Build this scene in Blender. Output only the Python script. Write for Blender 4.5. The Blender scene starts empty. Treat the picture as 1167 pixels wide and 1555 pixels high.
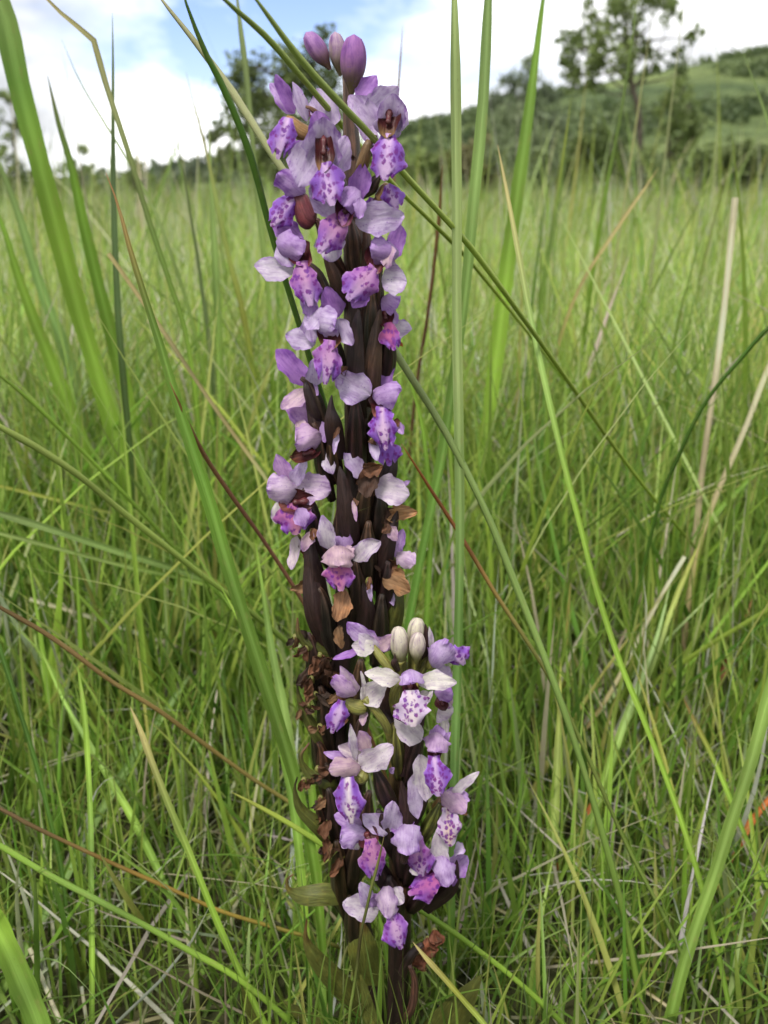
import bpy, math, random
import numpy as np

rng = np.random.default_rng(11)
random.seed(11)
scene = bpy.context.scene
COL = scene.collection

# ------------------------------------------------------------------ camera, sky, sun, exposure
CAM_H = 0.45                      # eye height over the meadow soil, metres
FPX = 1500.0                      # focal length in photograph pixels (1167 x 1555)
PITCH = math.radians(18.2)
cd = bpy.data.cameras.new('camera')
cam = bpy.data.objects.new('camera', cd)
COL.objects.link(cam)
cam.location = (0, 0, CAM_H)
cam.rotation_euler = (math.pi / 2 - PITCH, 0, 0)
cd.sensor_fit = 'VERTICAL'
cd.sensor_height = 36.0
cd.sensor_width = 27.0
cd.lens = FPX / 1555.0 * 36.0
cd.clip_start = 0.01
cd.clip_end = 6000
cd.dof.use_dof = True
cd.dof.focus_distance = 0.415
cd.dof.aperture_fstop = 13.5
scene.camera = cam

SUN_EL, SUN_AZ = math.radians(58), math.radians(205)     # azimuth from +Y, clockwise
world = bpy.data.worlds.new('World')
scene.world = world
world.use_nodes = True
nt = world.node_tree
nt.nodes.clear()
N = nt.nodes.new
out = N('ShaderNodeOutputWorld')
bg = N('ShaderNodeBackground')
bg.inputs['Strength'].default_value = 0.1
sky = N('ShaderNodeTexSky')
sky.sky_type = 'NISHITA'
sky.sun_disc = False
sky.sun_elevation = SUN_EL
sky.sun_rotation = SUN_AZ
sky.dust_density = 0.0
sky.ozone_density = 3.0
tc = N('ShaderNodeTexCoord')
mp = N('ShaderNodeMapping')
mp.inputs['Location'].default_value = (-2.41377, -3.128143, 2.047343)
mp.inputs['Scale'].default_value = (1.0, 1.0, 2.0)
n1 = N('ShaderNodeTexNoise')
n1.inputs['Scale'].default_value = 2.1
n1.inputs['Detail'].default_value = 7
n1.inputs['Roughness'].default_value = 0.55
r1 = N('ShaderNodeValToRGB')
r1.color_ramp.elements[0].position = 0.35
r1.color_ramp.elements[1].position = 0.50
n2 = N('ShaderNodeTexNoise')
n2.inputs['Scale'].default_value = 3.3
n2.inputs['Detail'].default_value = 5
r2 = N('ShaderNodeValToRGB')
r2.color_ramp.elements[0].position = 0.42
r2.color_ramp.elements[0].color = (2.55, 2.62, 2.74, 1)
r2.color_ramp.elements[1].position = 0.64
r2.color_ramp.elements[1].color = (7.6, 7.55, 7.5, 1)
mx = N('ShaderNodeMix')
mx.data_type = 'RGBA'
br = N('ShaderNodeMix')
br.data_type = 'RGBA'
br.blend_type = 'MULTIPLY'
br.inputs['Factor'].default_value = 1.0
br.inputs[7].default_value = (0.52, 0.49, 0.60, 1)
L = nt.links.new
L(tc.outputs['Generated'], mp.inputs['Vector'])
L(mp.outputs[0], n1.inputs['Vector'])
L(mp.outputs[0], n2.inputs['Vector'])
L(n1.outputs['Fac'], r1.inputs['Fac'])
L(n2.outputs['Fac'], r2.inputs['Fac'])
L(r1.outputs['Color'], mx.inputs['Factor'])
L(sky.outputs['Color'], br.inputs[6])
L(br.outputs[2], mx.inputs[6])
L(r2.outputs['Color'], mx.inputs[7])
L(mx.outputs[2], bg.inputs['Color'])
L(bg.outputs[0], out.inputs['Surface'])

sd = bpy.data.lights.new('sun', 'SUN')
sd.energy = 1.5
sd.angle = math.radians(12)
sd.color = (1.0, 0.96, 0.9)
sun = bpy.data.objects.new('sun', sd)
COL.objects.link(sun)
sun.rotation_euler = (math.pi / 2 - SUN_EL, 0, math.pi - SUN_AZ)

scene.view_settings.view_transform = 'Standard'
scene.view_settings.look = 'None'
scene.view_settings.gamma = 1
scene.view_settings.use_curve_mapping = False
scene.view_settings.exposure = 1.62
scene.cycles.max_bounces = 7
scene.cycles.diffuse_bounces = 4
scene.cycles.transmission_bounces = 5
scene.cycles.glossy_bounces = 2
scene.cycles.use_denoising = True

# ------------------------------------------------------------------ geometry of the view
CP, SP = math.cos(PITCH), math.sin(PITCH)


def ray(px, py):
    a = (px - 583.5) / FPX
    b = (777.5 - py) / FPX
    return np.array([a, CP + b * SP, -SP + b * CP])


def at(px, py, Y):                      # point on the upright plane Y metres ahead
    r = ray(px, py)
    return np.array([0, 0, CAM_H]) + r * (Y / r[1])


def at_z(px, py, zc):
    return np.array([0, 0, CAM_H]) + ray(px, py) * zc


def zc_of_Y(px, py, Y):
    return Y / ray(px, py)[1]


def zc_ground(px, py):
    return -CAM_H / ray(px, py)[2]


def nrm(v):
    return v / (np.linalg.norm(v) + 1e-12)


# ------------------------------------------------------------------ materials
def new_mat(name):
    m = bpy.data.materials.new(name)
    m.use_nodes = True
    m.node_tree.nodes.clear()
    return m, m.node_tree.nodes.new, m.node_tree.links.new


def mixn(N, L, a, b, fac, blend='MIX'):
    m = N('ShaderNodeMix')
    m.data_type = 'RGBA'
    m.blend_type = blend
    for sock, v in ((m.inputs['Factor'], fac), (m.inputs[6], a), (m.inputs[7], b)):
        if hasattr(v, 'is_linked'):
            L(v, sock)
        else:
            sock.default_value = v
    return m.outputs[2]


def mathn(N, L, op, a, b=0.0, clamp=False):
    m = N('ShaderNodeMath')
    m.operation = op
    m.use_clamp = clamp
    for sock, v in ((m.inputs[0], a), (m.inputs[1], b)):
        if hasattr(v, 'is_linked'):
            L(v, sock)
        else:
            sock.default_value = v
    return m.outputs[0]


def rampn(N, L, src, p0, p1, c0=(0, 0, 0, 1), c1=(1, 1, 1, 1)):
    r = N('ShaderNodeValToRGB')
    r.color_ramp.elements[0].position = p0
    r.color_ramp.elements[1].position = p1
    r.color_ramp.elements[0].color = c0
    r.color_ramp.elements[1].color = c1
    L(src, r.inputs['Fac'])
    return r.outputs['Color']


def finish(N, L, color, rough=0.5, transl=0.3, bump=None, bump_s=0.3, bump_d=0.0005, spec=0.35, tcol=None):
    p = N('ShaderNodeBsdfPrincipled')
    p.inputs['Roughness'].default_value = rough
    p.inputs['Specular IOR Level'].default_value = spec
    L(color, p.inputs['Base Color'])
    o = N('ShaderNodeOutputMaterial')
    if bump is not None:
        b = N('ShaderNodeBump')
        b.inputs['Strength'].default_value = bump_s
        b.inputs['Distance'].default_value = bump_d
        L(bump, b.inputs['Height'])
        L(b.outputs[0], p.inputs['Normal'])
    if transl > 0:
        t = N('ShaderNodeBsdfTranslucent')
        L(tcol if tcol is not None else color, t.inputs['Color'])
        ms = N('ShaderNodeMixShader')
        ms.inputs[0].default_value = transl
        L(p.outputs[0], ms.inputs[1])
        L(t.outputs[0], ms.inputs[2])
        L(ms.outputs[0], o.inputs['Surface'])
    else:
        L(p.outputs[0], o.inputs['Surface'])


def col_attr(N):
    a = N('ShaderNodeAttribute')
    a.attribute_name = 'Col'
    return a


def noise(N, L, vec, scale, detail=3, rough=0.5):
    n = N('ShaderNodeTexNoise')
    n.inputs['Scale'].default_value = scale
    n.inputs['Detail'].default_value = detail
    n.inputs['Roughness'].default_value = rough
    if vec is not None:
        L(vec, n.inputs['Vector'])
    return n.outputs['Fac']


def mapping(N, L, vec, scale):
    m = N('ShaderNodeMapping')
    m.inputs['Scale'].default_value = scale
    L(vec, m.inputs['Vector'])
    return m.outputs[0]


def mat_grass():
    m, N, L = new_mat('meadow_grass')
    a = col_attr(N)
    g = N('ShaderNodeNewGeometry')
    n = noise(N, L, g.outputs['Position'], 60.0, 2)
    c = mixn(N, L, a.outputs['Color'], (0.55, 0.55, 0.5, 1), mathn(N, L, 'MULTIPLY', n, 0.5), 'MULTIPLY')
    finish(N, L, c, 0.45, 0.42, spec=0.3)
    return m


def mat_blade():
    m, N, L = new_mat('single_blade')
    a = col_attr(N)
    uv = N('ShaderNodeUVMap')
    uv.uv_map = 'UVMap'
    lines = noise(N, L, mapping(N, L, uv.outputs[0], (2.2, 0.02, 1)), 1.0, 3, 0.6)     # veins run along the blade
    blot = noise(N, L, mapping(N, L, uv.outputs[0], (0.25, 0.08, 1)), 1.0, 4, 0.6)
    speck = noise(N, L, mapping(N, L, uv.outputs[0], (1.2, 0.5, 1)), 1.0, 2, 0.5)
    c = mixn(N, L, a.outputs['Color'], (0.66, 0.70, 0.62, 1), rampn(N, L, lines, 0.35, 0.75), 'MULTIPLY')
    c = mixn(N, L, c, (0.30, 0.26, 0.10, 1), mathn(N, L, 'MULTIPLY', rampn(N, L, blot, 0.56, 0.78), 0.45))
    c = mixn(N, L, c, (0.10, 0.06, 0.03, 1), mathn(N, L, 'MULTIPLY', rampn(N, L, speck, 0.70, 0.76), 0.5))
    finish(N, L, c, 0.52, 0.30, bump=lines, bump_s=0.5, bump_d=0.0004, spec=0.25)
    return m


def mat_petal():
    m, N, L = new_mat('orchid_petal')
    a = col_attr(N)
    uv = N('ShaderNodeUVMap')
    uv.uv_map = 'UVMap'                                        # millimetres
    oi = N('ShaderNodeObjectInfo')
    off = N('ShaderNodeVectorMath')
    off.operation = 'ADD'
    L(uv.outputs[0], off.inputs[0])
    cmb = N('ShaderNodeCombineXYZ')
    L(mathn(N, L, 'MULTIPLY', oi.outputs['Random'], 60), cmb.inputs[0])
    L(mathn(N, L, 'MULTIPLY', oi.outputs['Random'], 37), cmb.inputs[1])
    L(cmb.outputs[0], off.inputs[1])
    v = off.outputs[0]
    vein = noise(N, L, mapping(N, L, v, (1.05, 0.20, 1)), 1.0, 3, 0.62)
    wash = noise(N, L, mapping(N, L, v, (0.25, 0.18, 1)), 1.0, 3, 0.55)
    vo = N('ShaderNodeTexVoronoi')
    vo.inputs['Scale'].default_value = 0.8
    L(v, vo.inputs['Vector'])
    speck = rampn(N, L, vo.outputs['Distance'], 0.12, 0.26, (1, 1, 1, 1), (0, 0, 0, 1))
    gate = rampn(N, L, noise(N, L, v, 0.3, 2), 0.46, 0.62)
    violet = (0.28, 0.10, 0.44, 1)
    fac = mathn(N, L, 'MULTIPLY', a.outputs['Alpha'],
                mathn(N, L, 'ADD', mathn(N, L, 'MULTIPLY', rampn(N, L, wash, 0.36, 0.64), 0.9),
                      mathn(N, L, 'MULTIPLY', rampn(N, L, vein, 0.48, 0.70), 0.5)), True)
    c = mixn(N, L, a.outputs['Color'], violet, fac)
    c = mixn(N, L, c, (0.62, 0.52, 0.74, 1), mathn(N, L, 'MULTIPLY', rampn(N, L, vein, 0.46, 0.68), 0.55), 'MULTIPLY')
    c = mixn(N, L, c, (0.70, 0.64, 0.72, 1), mathn(N, L, 'MULTIPLY', rampn(N, L, wash, 0.45, 0.70), 0.8), 'MULTIPLY')
    c = mixn(N, L, c, (0.20, 0.06, 0.36, 1), mathn(N, L, 'MULTIPLY', mathn(N, L, 'MULTIPLY', speck, gate), 0.75))
    old = rampn(N, L, noise(N, L, v, 0.55, 5, 0.7), 0.62, 0.76)
    c = mixn(N, L, c, (0.46, 0.28, 0.22, 1), mathn(N, L, 'MULTIPLY', old, 0.30))
    fine = noise(N, L, v, 5.0, 2)
    bm = mathn(N, L, 'ADD', mathn(N, L, 'MULTIPLY', vein, 1.0), mathn(N, L, 'MULTIPLY', fine, 0.35))
    finish(N, L, c, 0.45, 0.38, bump=bm, bump_s=0.55, bump_d=0.0006, spec=0.35)
    return m


def mat_lip():
    m, N, L = new_mat('orchid_lip')
    a = col_attr(N)
    uv = N('ShaderNodeUVMap')
    uv.uv_map = 'UVMap'
    oi = N('ShaderNodeObjectInfo')
    cmb = N('ShaderNodeCombineXYZ')
    L(mathn(N, L, 'MULTIPLY', oi.outputs['Random'], 90), cmb.inputs[0])
    L(mathn(N, L, 'MULTIPLY', oi.outputs['Random'], 53), cmb.inputs[1])
    off = N('ShaderNodeVectorMath')
    off.operation = 'ADD'
    L(uv.outputs[0], off.inputs[0])
    L(cmb.outputs[0], off.inputs[1])
    v = mapping(N, L, off.outputs[0], (1.0, 0.78, 1))
    wob = N('ShaderNodeTexNoise')
    wob.inputs['Scale'].default_value = 0.9
    L(v, wob.inputs['Vector'])
    vv = N('ShaderNodeVectorMath')
    vv.operation = 'MULTIPLY_ADD'
    L(wob.outputs['Color'], vv.inputs[0])
    vv.inputs[1].default_value = (1.9, 1.9, 0)
    L(v, vv.inputs[2])
    vo = N('ShaderNodeTexVoronoi')
    vo.inputs['Scale'].default_value = 0.56
    vo.inputs['Randomness'].default_value = 0.85
    L(vv.outputs[0], vo.inputs['Vector'])
    sz = mathn(N, L, 'ADD', vo.outputs['Distance'], mathn(N, L, 'MULTIPLY', noise(N, L, off.outputs[0], 0.45, 2), 0.42))
    spot = rampn(N, L, sz, 0.52, 0.74, (1, 1, 1, 1), (0, 0, 0, 1))
    wash = rampn(N, L, noise(N, L, off.outputs[0], 0.35, 3), 0.40, 0.66)
    c = mixn(N, L, a.outputs['Color'], (0.72, 0.72, 0.80, 1), mathn(N, L, 'MULTIPLY', wash, 0.5), 'MULTIPLY')
    sc_ = mixn(N, L, (0.13, 0.016, 0.24, 1), (0.17, 0.016, 0.18, 1), rampn(N, L, noise(N, L, off.outputs[0], 0.28, 2), 0.4, 0.62))
    c = mixn(N, L, c, sc_, mathn(N, L, 'MULTIPLY', spot, a.outputs['Alpha']))
    fine = noise(N, L, off.outputs[0], 2.6, 3)
    finish(N, L, c, 0.5, 0.22, bump=fine, bump_s=0.6, bump_d=0.0006, spec=0.35)
    return m


def mat_flesh(name, rough=0.42, transl=0.0, bs=0.5, rib=1.6):
    m, N, L = new_mat(name)
    a = col_attr(N)
    uv = N('ShaderNodeUVMap')
    uv.uv_map = 'UVMap'
    ln = noise(N, L, mapping(N, L, uv.outputs[0], (rib, 0.14, 1)), 1.0, 4, 0.6)
    g = N('ShaderNodeNewGeometry')
    bl = noise(N, L, g.outputs['Position'], 260.0, 4, 0.6)
    c = mixn(N, L, a.outputs['Color'], (0.42, 0.36, 0.34, 1), rampn(N, L, ln, 0.35, 0.7), 'MULTIPLY')
    c = mixn(N, L, c, (1.7, 1.45, 1.2, 1), mathn(N, L, 'MULTIPLY', rampn(N, L, bl, 0.5, 0.72), 0.7), 'MULTIPLY')
    finish(N, L, c, rough, transl, bump=ln, bump_s=bs, bump_d=0.0008, spec=0.4)
    return m


def mat_leaf(name='tree_leaf', transl=0.3):
    m, N, L = new_mat(name)
    a = col_attr(N)
    finish(N, L, a.outputs['Color'], 0.5, transl, spec=0.3)
    return m


def mat_bark():
    m, N, L = new_mat('bark')
    g = N('ShaderNodeNewGeometry')
    n = noise(N, L, g.outputs['Position'], 9.0, 5, 0.65)
    c = rampn(N, L, n, 0.3, 0.75, (0.035, 0.028, 0.022, 1), (0.16, 0.13, 0.10, 1))
    finish(N, L, c, 0.9, 0, bump=n, bump_s=0.6, bump_d=0.02, spec=0.2)
    return m


def mat_ground():
    m, N, L = new_mat('ground')
    g = N('ShaderNodeNewGeometry')
    n = noise(N, L, g.outputs['Position'], 28.0, 6, 0.65)
    f = noise(N, L, g.outputs['Position'], 0.25, 5, 0.6)
    c = rampn(N, L, n, 0.35, 0.7, (0.018, 0.014, 0.008, 1), (0.07, 0.055, 0.03, 1))
    c = mixn(N, L, c, (0.06, 0.085, 0.025, 1), rampn(N, L, f, 0.35, 0.6))
    finish(N, L, c, 0.95, 0, bump=n, bump_s=0.6, bump_d=0.01, spec=0.1)
    return m


def mat_hill():
    m, N, L = new_mat('hill')
    g = N('ShaderNodeNewGeometry')
    n = noise(N, L, g.outputs['Position'], 0.045, 6, 0.62)
    n2 = noise(N, L, g.outputs['Position'], 0.6, 5, 0.65)
    c = rampn(N, L, n, 0.40, 0.62, (0.075, 0.11, 0.045, 1), (0.19, 0.24, 0.085, 1))
    c = mixn(N, L, c, (0.45, 0.45, 0.4, 1), rampn(N, L, n2, 0.35, 0.7), 'MULTIPLY')
    finish(N, L, c, 0.95, 0, bump=n2, bump_s=1.0, bump_d=1.0, spec=0.1)
    return m


M_GRASS, M_BLADE, M_PETAL, M_LIP = mat_grass(), mat_blade(), mat_petal(), mat_lip()
M_FLESH = mat_flesh('orchid_stem_flesh', 0.42)
M_DRY = mat_flesh('withered_tissue', 0.75, 0.15, 0.9, 1.2)
M_LEAF, M_BARK, M_GROUND, M_HILL = mat_leaf(transl=0.42), mat_bark(), mat_ground(), mat_hill()

# ------------------------------------------------------------------ mesh helpers
WORLD = {}          # world position of every origin


def tag(o, label=None, cat=None, group=None, kind=None):
    if label: o['label'] = label
    if cat: o['category'] = cat
    if group: o['group'] = group
    if kind: o['kind'] = kind
    return o


def empty(name, loc):
    o = bpy.data.objects.new(name, None)
    o.empty_display_size = 0.02
    COL.objects.link(o)
    o.location = loc
    WORLD[o.name] = np.array(loc, float)
    return o


class MB:
    """collects vertices, faces, colours and uvs of ONE mesh"""
    def __init__(s):
        s.v, s.f, s.c, s.uv = [], [], [], []
        s.n = 0

    def grid(s, P, C, UV, close=False):
        nv, nu = P.shape[:2]
        b = s.n
        s.v.append(P.reshape(-1, 3))
        s.c.append(np.broadcast_to(C, (nv, nu, 4)).reshape(-1, 4))
        s.uv.append(UV.reshape(-1, 2))
        for i in range(nv - 1):
            for j in range(nu if close else nu - 1):
                k = (j + 1) % nu
                s.f.append((b + i * nu + j, b + i * nu + k, b + (i + 1) * nu + k, b + (i + 1) * nu + j))
        s.n += nv * nu

    def tube(s, path, rad, col, seg=10, rib=0, ribamp=0.0, flat=1.0, caps=True):
        path = np.array(path, float)
        n = len(path)
        rad = np.broadcast_to(np.array(rad, float), (n,))
        col = np.array(col, float)
        if col.ndim == 1:
            col = np.broadcast_to(col, (n, len(col)))
        if col.shape[1] == 3:
            col = np.concatenate([col, np.ones((n, 1))], 1)
        tan = np.gradient(path, axis=0)
        ref = np.array([0.02, -1.0, 0.05])
        th = np.linspace(0, 2 * np.pi, seg, endpoint=False)
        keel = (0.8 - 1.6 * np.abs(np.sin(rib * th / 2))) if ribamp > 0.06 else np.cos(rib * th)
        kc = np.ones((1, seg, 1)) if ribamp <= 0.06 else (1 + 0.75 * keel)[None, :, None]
        P = np.zeros((n, seg, 3))
        UV = np.zeros((n, seg, 2))
        ln = np.concatenate([[0], np.cumsum(np.linalg.norm(np.diff(path, axis=0), axis=1))])
        for i in range(n):
            t = nrm(tan[i])
            a = nrm(np.cross(t, ref))
            b = np.cross(a, t)
            r = rad[i] * (1 + ribamp * keel)
            P[i] = path[i] + np.outer(r * np.cos(th), a) + np.outer(r * np.sin(th) * flat, b)
            UV[i, :, 0] = th * max(rad.max(), 1e-5) * 1000
            UV[i, :, 1] = ln[i] * 1000
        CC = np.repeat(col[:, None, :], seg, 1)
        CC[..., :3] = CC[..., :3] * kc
        s.grid(P, CC, UV, close=True)
        if caps:
            for row in (0, n - 1):
                base = s.n - n * seg + row * seg
                s.f.append(tuple(base + j for j in (range(seg) if row else range(seg - 1, -1, -1))))

    def build(s, name, mat, parent=None, origin=None, smooth=True):
        V = np.concatenate(s.v)
        if origin is None:
            origin = V.mean(0)
        origin = np.array(origin, float)
        me = bpy.data.meshes.new(name)
        me.from_pydata((V - origin).tolist(), [], s.f)
        ca = me.color_attributes.new('Col', 'FLOAT_COLOR', 'POINT')
        ca.data.foreach_set('color', np.concatenate(s.c).astype(np.float32).ravel())
        uvl = me.uv_layers.new(name='UVMap')
        li = np.zeros(len(me.loops), np.int32)
        me.loops.foreach_get('vertex_index', li)
        uvl.data.foreach_set('uv', np.concatenate(s.uv).astype(np.float32)[li].ravel())
        if smooth:
            me.polygons.foreach_set('use_smooth', np.ones(len(me.polygons), bool))
        me.materials.append(mat)
        me.update()
        o = bpy.data.objects.new(name, me)
        COL.objects.link(o)
        WORLD[o.name] = origin
        if parent is not None:
            o.parent = parent
            o.location = origin - WORLD[parent.name]
        else:
            o.location = origin
        return o


def big_mesh(name, V, quads, Ccol, mat, smooth=True):
    """large mesh from numpy arrays; quads (n,4) of vertex numbers"""
    me = bpy.data.meshes.new(name)
    me.vertices.add(len(V))
    me.vertices.foreach_set('co', V.astype(np.float32).ravel())
    nq = len(quads)
    me.loops.add(nq * 4)
    me.loops.foreach_set('vertex_index', quads.astype(np.int32).ravel())
    me.polygons.add(nq)
    me.polygons.foreach_set('loop_start', (np.arange(nq) * 4).astype(np.int32))
    me.polygons.foreach_set('use_smooth', np.full(nq, smooth))
    ca = me.color_attributes.new('Col', 'FLOAT_COLOR', 'POINT')
    if Ccol.shape[1] == 3:
        Ccol = np.concatenate([Ccol, np.ones((len(Ccol), 1))], 1)
    ca.data.foreach_set('color', Ccol.astype(np.float32).ravel())
    me.materials.append(mat)
    me.update(calc_edges=True)
    me.validate()
    o = bpy.data.objects.new(name, me)
    COL.objects.link(o)
    WORLD[o.name] = np.zeros(3)
    return o


def smoothstep(a, b, x):
    t = np.clip((x - a) / (b - a), 0, 1)
    return t * t * (3 - 2 * t)


def catmull(P, n):
    P = np.array(P, float)
    if len(P) < 3:
        t = np.linspace(0, 1, n)[:, None]
        return P[0] * (1 - t) + P[-1] * t
    d = np.concatenate([[0], np.cumsum(np.linalg.norm(np.diff(P[:, :2], axis=0), axis=1) + 1e-9)])
    Q = np.vstack([2 * P[0] - P[1], P, 2 * P[-1] - P[-2]])
    out = []
    for s in np.linspace(0, d[-1], n):
        i = min(np.searchsorted(d, s, 'right') - 1, len(P) - 2)
        t = (s - d[i]) / (d[i + 1] - d[i])
        p0, p1, p2, p3 = Q[i], Q[i + 1], Q[i + 2], Q[i + 3]
        out.append(0.5 * (2 * p1 + (p2 - p0) * t + (2 * p0 - 5 * p1 + 4 * p2 - p3) * t * t + (3 * p1 - p0 - 3 * p2 + p3) * t ** 3))
    return np.array(out)


# ------------------------------------------------------------------ ground and hills
def make_ground():
    xs = np.concatenate([[-3000, -800, -200, -60], np.linspace(-20, 20, 41), [60, 200, 800, 3000]])
    ys = np.concatenate([[-3000, -300, -20], np.linspace(-4, 36, 81), [60, 200, 800, 3500]])
    X, Y = np.meshgrid(xs, ys)
    Z = 0.012 * np.sin(X * 2.3 + Y) * np.cos(Y * 1.7) - 0.01
    V = np.stack([X, Y, Z], -1).reshape(-1, 3)
    ny, nx = X.shape
    i = np.arange(ny - 1)[:, None] * nx + np.arange(nx - 1)[None]
    q = np.stack([i, i + 1, i + nx + 1, i + nx], -1).reshape(-1, 4)
    o = big_mesh('ground', V, q, np.full((len(V), 3), 0.05), M_GROUND)
    tag(o, kind='structure')


RIDGE = {'hill': [(520, 262), (560, 236), (610, 205), (650, 192), (700, 186), (760, 160), (830, 145), (900, 128), (960, 116),
                  (1020, 104), (1090, 92), (1167, 82), (1300, 66), (1500, 60), (1800, 90), (2100, 160), (2300, 240)],
         'distant_hill': [(-200, 308), (60, 300), (150, 294), (200, 281), (250, 266), (300, 256), (360, 243), (420, 236), (520, 232), (640, 240), (800, 262), (900, 290)]}
HILLY = {'hill': (70.0, 170.0), 'distant_hill': (150.0, 420.0)}


def hill_height(name, X, Y):
    y0, y1 = HILLY[name]
    pr = np.array(RIDGE[name], float)
    ang = (pr[:, 0] - 583.5) / FPX / (CP + (777.5 - pr[:, 1]) / FPX * SP)
    hz = np.array([(at(a, b, y1)[2]) for a, b in pr])
    rz = np.interp(X / np.maximum(Y, 1), ang, hz, left=-4, right=-4)
    t = np.clip((Y - y0) / (y1 - y0), 0, 1.6)
    prof = np.where(t < 1, (1 - np.cos(np.pi * np.clip(t, 0, 1))) / 2 * 0.35 + 0.65 * t, 1 - (t - 1) * 0.6)
    bump = 0.6 * np.sin(X * 0.11 + 1.3) * np.sin(Y * 0.09) + 0.3 * np.sin(X * 0.31 + Y * 0.2)
    sc = (y1 / 170.0)
    return rz * prof + bump * sc * 0.8 * np.clip(t, 0, 1) * np.clip(1.15 - t, 0, 1) - 0.6 * (1 - np.clip(t * 6, 0, 1))


def make_hill(name):
    y0, y1 = HILLY[name]
    pr = RIDGE[name]
    A = np.linspace((pr[0][0] - 583.5) / 1450 - 0.05, (pr[-1][0] - 583.5) / 1450 + 0.05, 200)
    D = np.linspace(y0 * 0.95, y1 * 1.5, 90)
    AA, DD = np.meshgrid(A, D)
    X = AA * DD
    Z = hill_height(name, X, DD)
    V = np.stack([X, DD, Z], -1).reshape(-1, 3)
    ny, nx = X.shape
    i = np.arange(ny - 1)[:, None] * nx + np.arange(nx - 1)[None]
    q = np.stack([i, i + 1, i + nx + 1, i + nx], -1).reshape(-1, 4)
    o = big_mesh(name, V, q, np.full((len(V), 3), 0.05), M_HILL)
    tag(o, kind='structure')


make_ground()
make_hill('hill')
make_hill('distant_hill')


# ------------------------------------------------------------------ leaf clouds
def leaf_quads(C, size, aspect=0.5, updown=0.0):
    """one diamond leaf per centre C (n,3): vertices (n*4,3), quads"""
    n = len(C)
    a = rng.normal(size=(n, 3))
    a[:, 2] += updown
    a /= np.linalg.norm(a, axis=1, keepdims=True)
    b = np.cross(a, rng.normal(size=(n, 3)))
    b /= np.linalg.norm(b, axis=1, keepdims=True)
    nn = np.cross(a, b)
    s = (np.broadcast_to(size, (n,)) * rng.uniform(0.6, 1.35, n))[:, None]
    V = np.stack([C - a * s * 0.5, C + b * s * aspect * 0.5 + nn * s * 0.08, C + a * s * 0.5, C - b * s * aspect * 0.5 + nn * s * 0.08], 1).reshape(-1, 3)
    q = np.arange(n * 4).reshape(n, 4)
    return V, q


def scatter_ball(n, r):
    d = rng.normal(size=(n, 3))
    d /= np.linalg.norm(d, axis=1, keepdims=True)
    return d * (rng.random((n, 1)) ** 0.45) * r


def make_scrub(name, count, seed_rng, lab, colA, colB, sz, per):
    y0, y1 = HILLY[name]
    pr = RIDGE[name]
    cs = []
    a0, a1 = (pr[0][0] - 583.5) / 1450, (pr[-1][0] - 583.5) / 1450
    a1 = min(a1, 0.75)
    A = rng.uniform(a0, a1, count * 3)
    D = y0 + (y1 * 1.02 - y0) * rng.random(count * 3) ** 0.75
    X = A * D
    dens = np.sin(X * 0.13) + np.sin(D * 0.17 + X * 0.05) + np.sin(X * 0.05 - D * 0.11) + rng.normal(0, 0.8, len(X))
    k = np.argsort(-dens)[:count]
    X, D = X[k], D[k]
    Z = hill_height(name, X, D)
    V, Q, Cc = [], [], []
    base = 0
    for x, y, z in zip(X, D, Z):
        s = sz * rng.uniform(0.5, 1.3)
        n = int(per * rng.uniform(0.7, 1.2))
        p = scatter_ball(n, 1.0) * np.array([s, s, s * 0.75]) + np.array([x, y, z + s * 0.4])
        v, q = leaf_quads(p, s * 0.55, 0.7)
        t = rng.random()
        c = colA * (1 - t) + colB * t
        cc = np.repeat(c[None] * rng.uniform(0.7, 1.3, (n, 1)), 4, 0)
        V.append(v); Q.append(q + base); Cc.append(cc)
        base += len(v)
    o = big_mesh('hillside_scrub', np.concatenate(V), np.concatenate(Q), np.concatenate(Cc), M_LEAF, False)
    tag(o, lab, 'scrub', kind='stuff')


make_scrub('hill', 2600, rng, 'low green scrub covering the slope of the hill on the right',
           np.array([0.075, 0.110, 0.045]), np.array([0.14, 0.185, 0.07]), 1.2, 24)
make_scrub('distant_hill', 900, rng, 'dark scrub covering the far low hill behind the meadow',
           np.array([0.09, 0.115, 0.07]), np.array([0.125, 0.155, 0.085]), 3.4, 24)


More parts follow.
